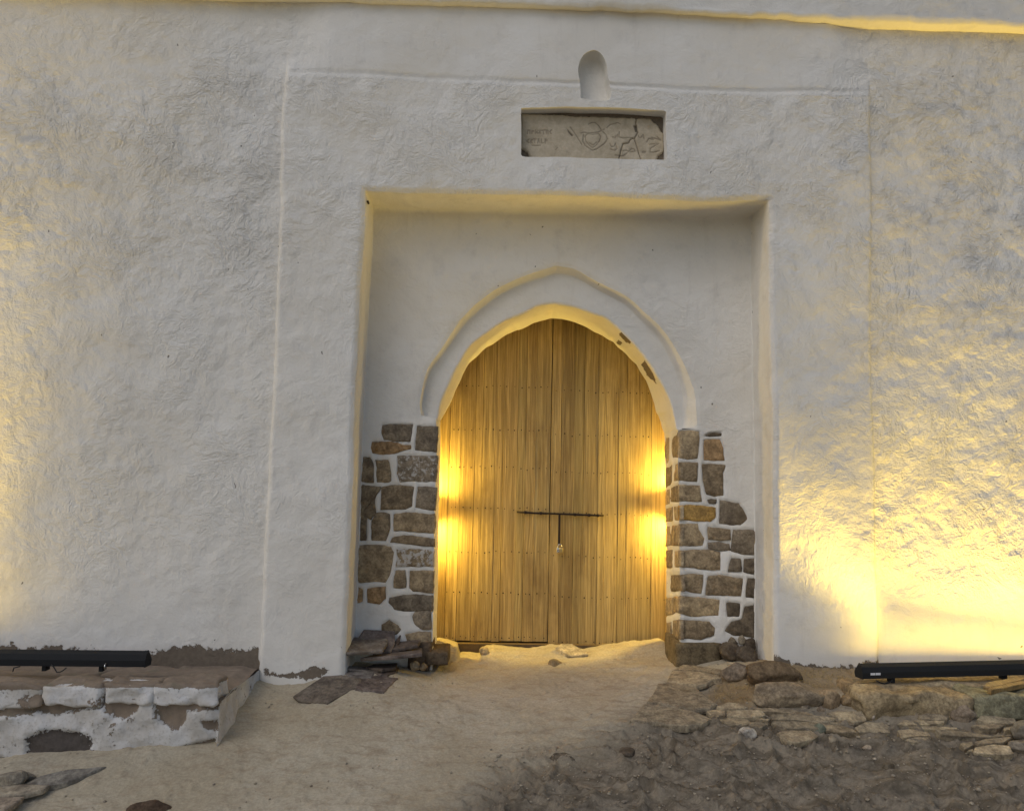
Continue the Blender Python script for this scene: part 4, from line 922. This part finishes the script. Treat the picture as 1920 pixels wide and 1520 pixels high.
# ================================================================== ROCKS, SLABS
def rock(name, px0, py0, px1, py1, label, cat='rock', color=(.2, .17, .13, 1), Y=None, depth=.7, seed=0, cuts=16, group=None, ang=.82, bury=.12, mat=None, parent=None, res=4):
    pxc = (px0+px1)/2
    if Y is None: Y = float(ray_ground(np.array([pxc]), np.array([py1]))[0][1]) + .02
    base = U(pxc, py1, Y); top = U(pxc, py0, Y); wdt = abs(U(px1, py1, Y)[0]-U(px0, py1, Y)[0]); hgt = top[2]-base[2]
    dep = wdt*depth
    bm = bmesh.new(); bmesh.ops.create_icosphere(bm, subdivisions=res, radius=1.0); V = np.array([v.co[:] for v in bm.verts]); F = [tuple(v.index for v in f.verts) for f in bm.faces]; bm.free()
    r2 = np.random.default_rng(seed+100); N = r2.normal(size=(cuts, 3)); N /= np.linalg.norm(N, axis=1)[:, None]; dd = r2.uniform(ang-.22, ang+.04, cuts)
    s = np.ones(len(V))
    for nn, q in zip(N, dd): c = V @ nn; s = np.minimum(s, np.where(c > 1e-3, q/np.maximum(c, 1e-3), 9))
    V = V*s[:, None]; V = V*(1+.07*fbm(V*1.7+seed, 2, seed)[:, None]+.035*fbm(V*5+seed, 3, seed+3)[:, None])
    V = (V-V.min(0))/(V.max(0)-V.min(0))
    W = np.stack([base[0]-wdt/2+V[:, 0]*wdt, Y-.02+V[:, 1]*dep, base[2]-hgt*bury+V[:, 2]*hgt*(1+bury)], 1)
    o = mesh(name, W, F, mat or M_ROCK, parent, color=color, smooth=True)
    if parent is None: tag(o, label, cat, group)
    return o
def slab(name, pts, t_, label=None, color=(.1, .085, .08, 1), mat=None, parent=None, cat='slab', group=None, sub=3, rag=.6):
    """thin stone slab from the traced outline of its visible face, given real depth per corner and thickness"""
    t = t_*(0.75 if name == 'slate_slab' else 1.0); pts = np.asarray(pts, float); q = densify(pts, max(4.0, np.ptp(pts[:, 0])/9)); nn = len(q)
    # regularise depth to one plane so that the slab is flat
    yg = ray_ground(q[:, 0], q[:, 1], 0.018)[:, 1]; q[:, 2] = np.minimum(q[:, 2], yg)
    P = U(q[:, 0]+rag*vnoise(np.stack([q[:, 0]/5, q[:, 1]/5, q[:, 0]*0], -1), 5), q[:, 1]+rag*.7*vnoise(np.stack([q[:, 0]/5, q[:, 1]/5, q[:, 0]*0+9], -1), 6), q[:, 2])
    c = P.mean(0); _, _, vt = np.linalg.svd(P-c); nrm = vt[2]; nrm = nrm if nrm @ (CAM-c) > 0 else -nrm
    ray = P-CAM; tpar = ((c-CAM) @ nrm)/(ray @ nrm); P = CAM+ray*tpar[:, None]
    lo = P - nrm*t + (P-P.mean(0))*rng.uniform(-.05, .03); V = []
    rings = [P.mean(0)+(P-P.mean(0))*s for s in (.35, .7, .94)]
    rings = [r + nrm*.003*vnoise(r*14, 7)[:, None] for r in rings]
    md = (P+lo)/2 + (P-P.mean(0))*.02 + .004*np.stack([vnoise(P*30+k, 20+k) for k in range(3)], 1)
    edge_ = P - nrm*min(.004, t*.2)
    R = [P.mean(0)[None]] + rings + [edge_, md, lo]; V = np.vstack(R); F = []
    for i in range(nn): F.append((0, 1+i, 1+(i+1) % nn))
    for k in range(5):
        a = 1+k*nn; b = 1+(k+1)*nn
        for i in range(nn): j = (i+1) % nn; F.append((a+i, b+i, b+j, a+j))
    F.append(tuple(1+5*nn+i for i in range(nn)))
    o = mesh(name, V, F, mat or M_SLATE, parent, color=color, smooth=False)
    bm = bmesh.new(); bm.from_mesh(o.data); bmesh.ops.recalc_face_normals(bm, faces=bm.faces); bm.to_mesh(o.data); bm.free()
    if parent is None: tag(o, label, cat, group)
    return o
G1 = 'slate slabs heaped in the left corner of the doorway'
SL = (.165, .138, .128, 1); SG = (.19, .172, .16, 1); SD = (.125, .103, .095, 1)
slab('slate_slab', [(551,1303,-.2),(606,1266,-.07),(640,1264,-.07),(677,1271,-.08),(668,1287,-.18),(613,1316,-.28),(590,1314,-.28),(560,1311,-.26)], .032, 'largest slate slab, leaning in front of the heap against the wall foot', (.150, .128, .108, 1), group=G1)
slab('slate_slab', [(667,1291,-.1),(727,1268,.13),(746,1269,.12),(720,1297,-.13)], .03, 'flat dark slate lowest on the right of the heap, touching the path', SL, group=G1)
slab('slate_slab', [(668,1270,.08),(728,1263,.2),(729,1268,.12),(690,1283,-.03),(668,1290,-.08)], .02, 'slate wedged between the largest leaning slab and the lowest right slab', SD, group=G1)
slab('slate_slab', [(648,1258,.2),(702,1260,.2),(697,1270,.08),(668,1270,.05),(650,1266,.06)], .022, 'short split slate just behind the largest leaning slab', SG, group=G1)
slab('slate_slab', [(645,1248,.06),(690,1249,.28),(712,1256,.25),(711,1260,.12),(680,1256,.06),(650,1252,.03)], .026, 'long narrow slate lying across the mouth of the dark gap', SG, group=G1)
slab('slate_slab', [(686,1249,.1),(700,1244,.3),(745,1241,.33),(743,1249,.14),(716,1254,.07)], .03, 'curled slate under the long overhanging slate', SD, group=G1)
slab('slate_slab', [(690,1257,.12),(712,1249,.30),(748,1250,.30),(745,1260,.08),(715,1265,.04)], .03, 'dark slate buried under the middle of the heap', SD, group=G1)
slab('slate_slab', [(677,1232,.02),(720,1222,.3),(791,1212,.33),(791,1223,.08),(735,1229,.05)], .038, 'long slate overhanging the dark gap and reaching to the pier', SL, group=G1)
slab('slate_slab', [(733,1217,.2),(748,1202,.34),(788,1198,.34),(783,1208,.2)], .032, 'small slate tilted against the foot of the left pier', SD, group=G1)
slab('slate_slab', [(682,1179,.35),(740,1182,.35),(740,1205,.26),(732,1223,.14),(700,1225,.14),(672,1194,.30)], .026, 'slate standing at the back of the heap, behind the topmost slab', SL, group=G1)
slab('slate_slab', [(737,1207,.29),(750,1189,.345),(748,1199,.30),(742,1211,.24)], .02, 'thin slate sliver beside the standing back slab', SD, group=G1)
slab('slate_slab', [(651,1194,.3),(690,1193,.31),(726,1195,.3),(726,1204,.2),(717,1218,.02),(680,1221,.0),(649,1222,.0)], .036, 'topmost grey slate slab with thick front edge', SG, group=G1)
G2 = 'slabs lying at the foot of the left bench'
slab('stone_slab', [(51,1466,-1.17),(73,1454,-1.1),(130,1441,-1.0),(199,1436,-.95),(160,1451,-1.05),(125,1466,-1.15),(92,1471,-1.2)], .045, 'pale grey pointed slab tilted at the foot of the left bench', (.24, .225, .20, 1), group=G2)
slab('stone_slab', [(-30,1474,-1.2),(35,1470,-1.2),(92,1470,-1.2),(81,1478,-1.25),(38,1489,-1.3),(-30,1489,-1.3)], .03, 'pale flat slab at the left edge in front of the pointed grey slab', (.34, .30, .24, 1), group=G2)
slab('stone_slab', [(-40,1494,-1.32),(45,1492,-1.32),(28,1506,-1.4),(8,1518,-1.48),(-40,1522,-1.5)], .03, 'pinkish flat slab in the bottom left corner', (.32, .27, .22, 1), group=G2)
slab('stone_slab', [(24,1445,-1.03),(54,1446,-1.03),(66,1452,-1.07),(42,1460,-1.12),(28,1455,-1.1)], .02, 'small thin slab between the bench foot and the left rock', (.2, .18, .15, 1), group=G2)
rock('rock', -18, 1449, 42, 1476, 'pale rounded rock beside the pointed slab at the left edge', color=(.30, .27, .22, 1), seed=3, depth=.6, Y=-1.18)
rock('clod', 228, 1505, 322, 1530, 'reddish dark clod of earth at the bottom edge left of the path', 'clod', (.10, .07, .05, 1), seed=4, depth=.35, mat=M_ROCK, bury=1.4)
rock('clod', 1028, 1413, 1084, 1424, 'dark clod of earth where the path meets the churned soil', 'clod', (.15, .125, .095, 1), seed=8, depth=.6, bury=.9)
rock('clod', 1160, 1406, 1196, 1415, 'small dark clod in the churned soil below the paving corner', 'clod', (.14, .115, .09, 1), seed=9, depth=.8, bury=.9)
rock('clod', 1655, 1430, 1680, 1442, 'rounded brown clod in the churned soil right of centre', 'clod', (.16, .135, .10, 1), seed=10, depth=.9, bury=.9)
rock('clod', 1026, 1240, 1062, 1252, 'dark stain-like clod on the path below the threshold stone', 'clod', (.22, .18, .13, 1), seed=14, depth=1.2, bury=1.2)
# threshold stone
slab('threshold_stone', [(1042,1212,.80),(1052,1206,.86),(1072,1206,.86),(1100,1221,.78),(1104,1226,.76),(1075,1229,.70),(1066,1229,.70)], .05, 'pale flat stone lying on the soil at the gate threshold', (.46, .40, .29, 1), M_ROCK, cat='stone')
rock('stone', 898, 1213, 916, 1232, 'small lumpy pale stone at the gap under the left gate leaf', 'stone', (.42, .34, .22, 1), seed=12, Y=.80, depth=.9, cuts=6)
# rocks round the right corner
RK = [('boulder', 1419, 1285, 1572, 1334, 'long flat-topped boulder in front of the right wall foot', (.215, .175, .125, 1), .42, 21, .9, None),
 ('boulder', 1536, 1294, 1583, 1331, 'rounded brown boulder butting the right end of the long flat one', (.22, .165, .105, 1), .7, 22, .9, None),
 ('boulder', 1778, 1310, 1841, 1357, 'round mottled boulder standing in front of the right ledge', (.205, .165, .125, 1), .9, 23, .9, None),
 ('rock', 1843, 1312, 1868, 1337, 'small pointed rock leaning on the right ledge', (.22, .175, .125, 1), .7, 24, .85, None),
 ('rock', 1906, 1355, 1975, 1404, 'upright grey rock cut by the right edge of the view', (.15, .135, .11, 1), .6, 25, .85, None),
 ('rock', 1898, 1392, 1965, 1420, 'low grey rock in front of the upright rock at the right edge', (.16, .14, .115, 1), .6, 26, .85, None),
 ('rock', 1356, 1246, 1418, 1282, 'mottled rock at the foot of the right pier', (.16, .13, .10, 1), .7, 27, .88, None),
 ('rock', 1404, 1242, 1508, 1290, 'wide dark rock between pier foot and right wall foot', (.13, .095, .06, 1), .45, 28, .88, None),
 ('rock', 1580, 1303, 1615, 1328, 'squat rock filling the gap left of the ledge', (.21, .16, .10, 1), .8, 29, .88, None),
 ('rock', 1387, 1365, 1421, 1387, 'pale grey stone lying on the edge of the paving', (.34, .32, .29, 1), .7, 30, .82, None),
 ('rock', 1525, 1357, 1552, 1379, 'dark greenish stone on the paving', (.12, .13, .10, 1), .8, 31, .82, None),
 ('rock', 1553, 1379, 1573, 1393, 'small wedge-shaped stone at the paving edge', (.20, .17, .13, 1), .7, 32, .80, None),
 ('rock', 1502, 1316, 1520, 1331, 'small pale stone against the long flat boulder', (.26, .22, .17, 1), .8, 33, .84, None),
 ('rock', 1532, 1323, 1548, 1336, 'small dull stone right of the pale one by the boulder', (.20, .16, .12, 1), .8, 34, .84, None),
 ('rock', 1626, 1334, 1642, 1349, 'small white stone at the foot of the ledge', (.42, .36, .30, 1), .8, 35, .84, None),
 ('rock', 1617, 1396, 1634, 1406, 'small pale stone in the churned soil', (.36, .30, .23, 1), .8, 36, .84, None),
 ('rock', 768, 1240, 787, 1256, 'small pale rubble stone under the left pier', (.26, .215, .15, 1), .8, 37, .84, .16),
 ('rock', 786, 1243, 801, 1256, 'small broken rubble stone beside the left pier plinth', (.22, .175, .12, 1), .8, 38, .82, .16)]
for nm, a, b, c, d, lab, col, dep, sd_, ang, Y in RK:
    col = (col[0]*1.4, col[1]*1.4, col[2]*1.4, 1)
    rock(nm, a, b, c, d, lab, 'boulder' if nm == 'boulder' else 'rock', col, Y, dep, sd_, 16, None, ang)
# rubble in the right corner of the recess
for k, (a, b, c, d) in enumerate([(1352, 1205, 1392, 1226), (1378, 1212, 1424, 1236), (1366, 1194, 1384, 1208), (1384, 1190, 1398, 1202), (1395, 1196, 1418, 1216)]):
    lab = ['flat rubble lump against the right plinth', 'widest rubble lump in the right corner of the recess', 'small rubble stone under the lowest pier stones', 'tiny pale rubble stone at the right pier foot', 'dark rubble lump tight in the right recess corner'][k]
    rock('rubble', a, b, c, d, lab, 'rubble', [(.12, .095, .07, 1), (.11, .09, .07, 1), (.2, .165, .12, 1), (.3, .26, .2, 1), (.09, .072, .055, 1)][k], [.24, .20, .30, .31, .30][k], .8, 60+k, 12, 'rubble in the right corner of the recess', .86, .6)

# ================================================================== FLAGSTONE PAVING
pave = empty('pavement', tuple(float(v) for v in ray_ground(1500.0, 1360.0)), None, None); pave['kind'] = 'structure'; pave['label'] = 'broken flagstone paving beside the right wall foot'
t3, t4, t5 = T(7.385, 1180, 1230), T(7.385, 1400, 1260), T(7.385, 1660, 1260)
FL = [(t3, [(612,180),(740,105),(960,130),(1170,165),(1300,180),(1310,215),(1200,232),(1000,198)], .018), (t3, [(590,192),(780,192),(960,207),(1150,247),(1240,258),(1270,300),(1160,312),(1060,372),(930,400),(850,390),(520,345)], .03),
 (t3, [(400,365),(540,360),(860,402),(930,432),(1000,492),(1110,575),(1200,650),(1120,716),(900,735),(700,690),(450,645),(240,620),(330,520)], .022), (t3, [(200,650),(460,678),(850,742),(1130,850),(1000,930),(800,960),(560,940),(400,905),(200,905),(0,875),(90,790)], .022),
 (t3, [(1210,690),(1380,640),(1500,645),(1640,700),(1600,728),(1360,713)], .016), (t3, [(1360,750),(1600,737),(1840,745),(1890,800),(1850,823),(1620,843),(1350,808)], .022),
 (t4, [(80,490),(300,490),(600,505),(850,550),(945,588),(800,585),(500,550),(250,538)], .018), (t4, [(345,575),(600,570),(900,590),(1230,630),(1240,660),(1000,695),(700,655),(350,648)], .018),
 (t4, [(360,672),(600,668),(900,692),(1120,704),(1000,778),(750,768),(530,778),(440,730)], .018), (t4, [(1110,555),(1300,535),(1600,540),(1655,620),(1650,658),(1500,688),(1330,668),(1250,620)], .02),
 (t4, [(1130,692),(1330,684),(1500,702),(1490,725),(1250,720)], .012), (t4, [(1040,712),(1300,730),(1480,782),(1540,830),(1300,835),(1100,800)], .016), (t4, [(1500,760),(1640,682),(1900,690),(1985,740),(1990,825),(1800,830),(1560,820)], .02),
 (t4, [(420,830),(560,792),(900,800),(1000,880),(900,930),(720,970),(560,950)], .02), (t4, [(150,640),(330,640),(300,662),(160,664)], .012),
 (t5, [(165,710),(260,660),(560,660),(820,665),(810,700),(650,712),(620,728),(300,724)], .024), (t5, [(460,590),(580,560),(740,560),(880,600),(860,648),(700,656),(500,640)], .018), (t5, [(1270,650),(1340,560),(1560,570),(1800,640),(1830,700),(1700,708),(1420,690)], .022),
 (t5, [(1200,730),(1420,706),(1650,724),(1600,768),(1350,770)], .016), (t5, [(260,750),(600,736),(1000,762),(1020,786),(800,796),(500,780)], .014), (t5, [(170,800),(330,782),(600,830),(630,878),(400,880),(260,900),(210,870)], .018), (t5, [(270,930),(400,892),(620,900),(600,958),(400,972)], .016),
 (t5, [(700,792),(900,794),(1350,852),(1560,888),(1400,893),(1000,878),(780,850)], .026), (t5, [(1240,960),(1400,920),(1700,887),(1755,900),(1640,965),(1300,988)], .022), (t5, [(1220,1090),(1240,1030),(1500,992),(1720,1010),(1780,1120),(1600,1138),(1300,1120)], .022),
 (t5, [(1640,772),(1800,732),(1830,788),(1660,798)], .02), (t5, [(1480,862),(1820,860),(1810,880),(1560,884)], .014), (t5, [(1040,980),(1200,952),(1220,1000),(1100,1058)], .016), (t5, [(1130,1090),(1220,1042),(1218,1088)], .014),
 (t3, [(1060,760),(1180,735),(1330,745),(1330,800),(1200,830),(1120,800)], .010), (t3, [(1240,870),(1380,850),(1640,870),(1700,920),(1560,950),(1380,930)], .012), (t4, [(0,690),(150,680),(280,720),(200,770),(60,740)], .012)]
pc0 = np.array(pave.location)
for f, pts, lift in FL:
    q = np.array(f(pts)); Pg = ray_ground(q[:, 0], q[:, 1], lift+.014)
    v = rng.uniform(.85, 1.2); col = np.array([(.40, .335, .235), (.35, .29, .205), (.44, .37, .26), (.31, .265, .195)][rng.integers(4)])*v
    slab('flagstone', np.column_stack([q, Pg[:, 1]]), rng.uniform(.035, .05), None, (float(col[0]), float(col[1]), float(col[2]), 1), M_ROCK, pave, rag=1.0)

# ================================================================== BATTENS ON THE LEDGE
bt = [('batten', [(1845,1284,-.52),(1850,1279,-.47),(1925,1264,-.24),(1934,1270,-.30),(1858,1287,-.55)], .028, 'thin wooden batten lying behind another on the right ledge', (.36, .26, .12, 1)),
      ('batten', [(1853,1290,-.56),(1862,1286,-.53),(1934,1272,-.34),(1936,1278,-.40),(1860,1293,-.58)], .035, 'front wooden batten on the right ledge, darker along its side', (.33, .23, .10, 1))]
for nm, pts, t, lab, col in bt: slab(nm, pts, t, lab, col, M_WOOD, cat='plank', group='wooden battens left on the right ledge', rag=.2)

# ================================================================== GRAVEL AND STRAW (uncountable)
bm = bmesh.new(); bmesh.ops.create_icosphere(bm, subdivisions=1, radius=1.0); IV = np.array([v.co[:] for v in bm.verts]); IF = np.array([[v.index for v in f.verts] for f in bm.faces]); bm.free()
VV = []; FF = []; k = 0
def pebble(x, y, z, r):
    global k
    Q = IV*(1+rng.uniform(-.28, .28, (len(IV), 1)))*r*np.array([rng.uniform(.8, 1.4), rng.uniform(.8, 1.3), rng.uniform(.5, .8)])
    VV.append(Q+np.array([x, y, z])); FF.append(IF+k); k += len(IV)
def surf_z(x, y):
    i = int(np.clip(np.searchsorted(xsG, x), 1, len(xsG)-1)); j = int(np.clip(np.searchsorted(ysG, y), 1, len(ysG)-1)); return GZ[i, j]
zones = [(900, 1400, 1920, 1520, 900), (1180, 1330, 1920, 1420, 420), (700, 1238, 860, 1290, 120), (820, 1240, 1260, 1400, 40), (0, 1400, 900, 1520, 60), (1340, 1230, 1600, 1330, 140), (480, 1290, 700, 1330, 40)]
for a, b, c, d, cnt in zones:
    pxs = rng.uniform(a, c, cnt); pys = rng.uniform(b, d, cnt); G3 = ray_ground(pxs, pys)
    for q in G3: pebble(q[0], q[1], surf_z(q[0], q[1])+.001, float(np.clip(rng.lognormal(-5.45, .5), .002, .014)))
gv = mesh('gravel', np.vstack(VV), np.vstack(FF), M_ROCK, None, color=(.36, .32, .26, 1), smooth=False); tag(gv, 'loose gravel and crumbs of earth scattered over the soil', None, None, 'stuff')
SV = []; SF = []; k = 0
for a, b, c, d, cnt in [(1460, 1248, 1600, 1292, 420), (1330, 1285, 1440, 1320, 160), (740, 1238, 850, 1275, 110), (1420, 1250, 1480, 1290, 80)]:
    G3 = ray_ground(rng.uniform(a, c, cnt), rng.uniform(b, d, cnt))
    for q in G3:
        L = rng.uniform(.015, .055); an = rng.uniform(0, 2*math.pi); el = rng.uniform(-.1, .8); dv = np.array([math.cos(an)*math.cos(el), math.sin(an)*math.cos(el), math.sin(el)])*L; sv_ = np.array([-math.sin(an), math.cos(an), .3])*.0016
        o_ = np.array([q[0], q[1], surf_z(q[0], q[1])+.002]); SV += [o_-sv_, o_+sv_, o_+dv*.6+sv_*.7+np.array([0, 0, .004]), o_+dv*.6-sv_*.7+np.array([0, 0, .004]), o_+dv]; SF += [(k, k+1, k+2, k+3), (k+3, k+2, k+4)]; k += 5
st = mesh('dry_straw', np.array(SV), SF, M_STRAW, None, smooth=False); tag(st, 'dry straw and root fibres on the crumbling bank and soil', None, None, 'stuff')

for px_, py_, Y_ in ((689.5, 378, .03), (1418.5, 407, YB-.012)):
    q = U(px_, py_, Y_); tube('iron_peg', [q+np.array([0, .04, 0]), q+np.array([.002, -.012, -.004])], .009, M_IRON, wall, 8)
for o in bpy.data.objects:
    if '_org' in o: del o['_org']
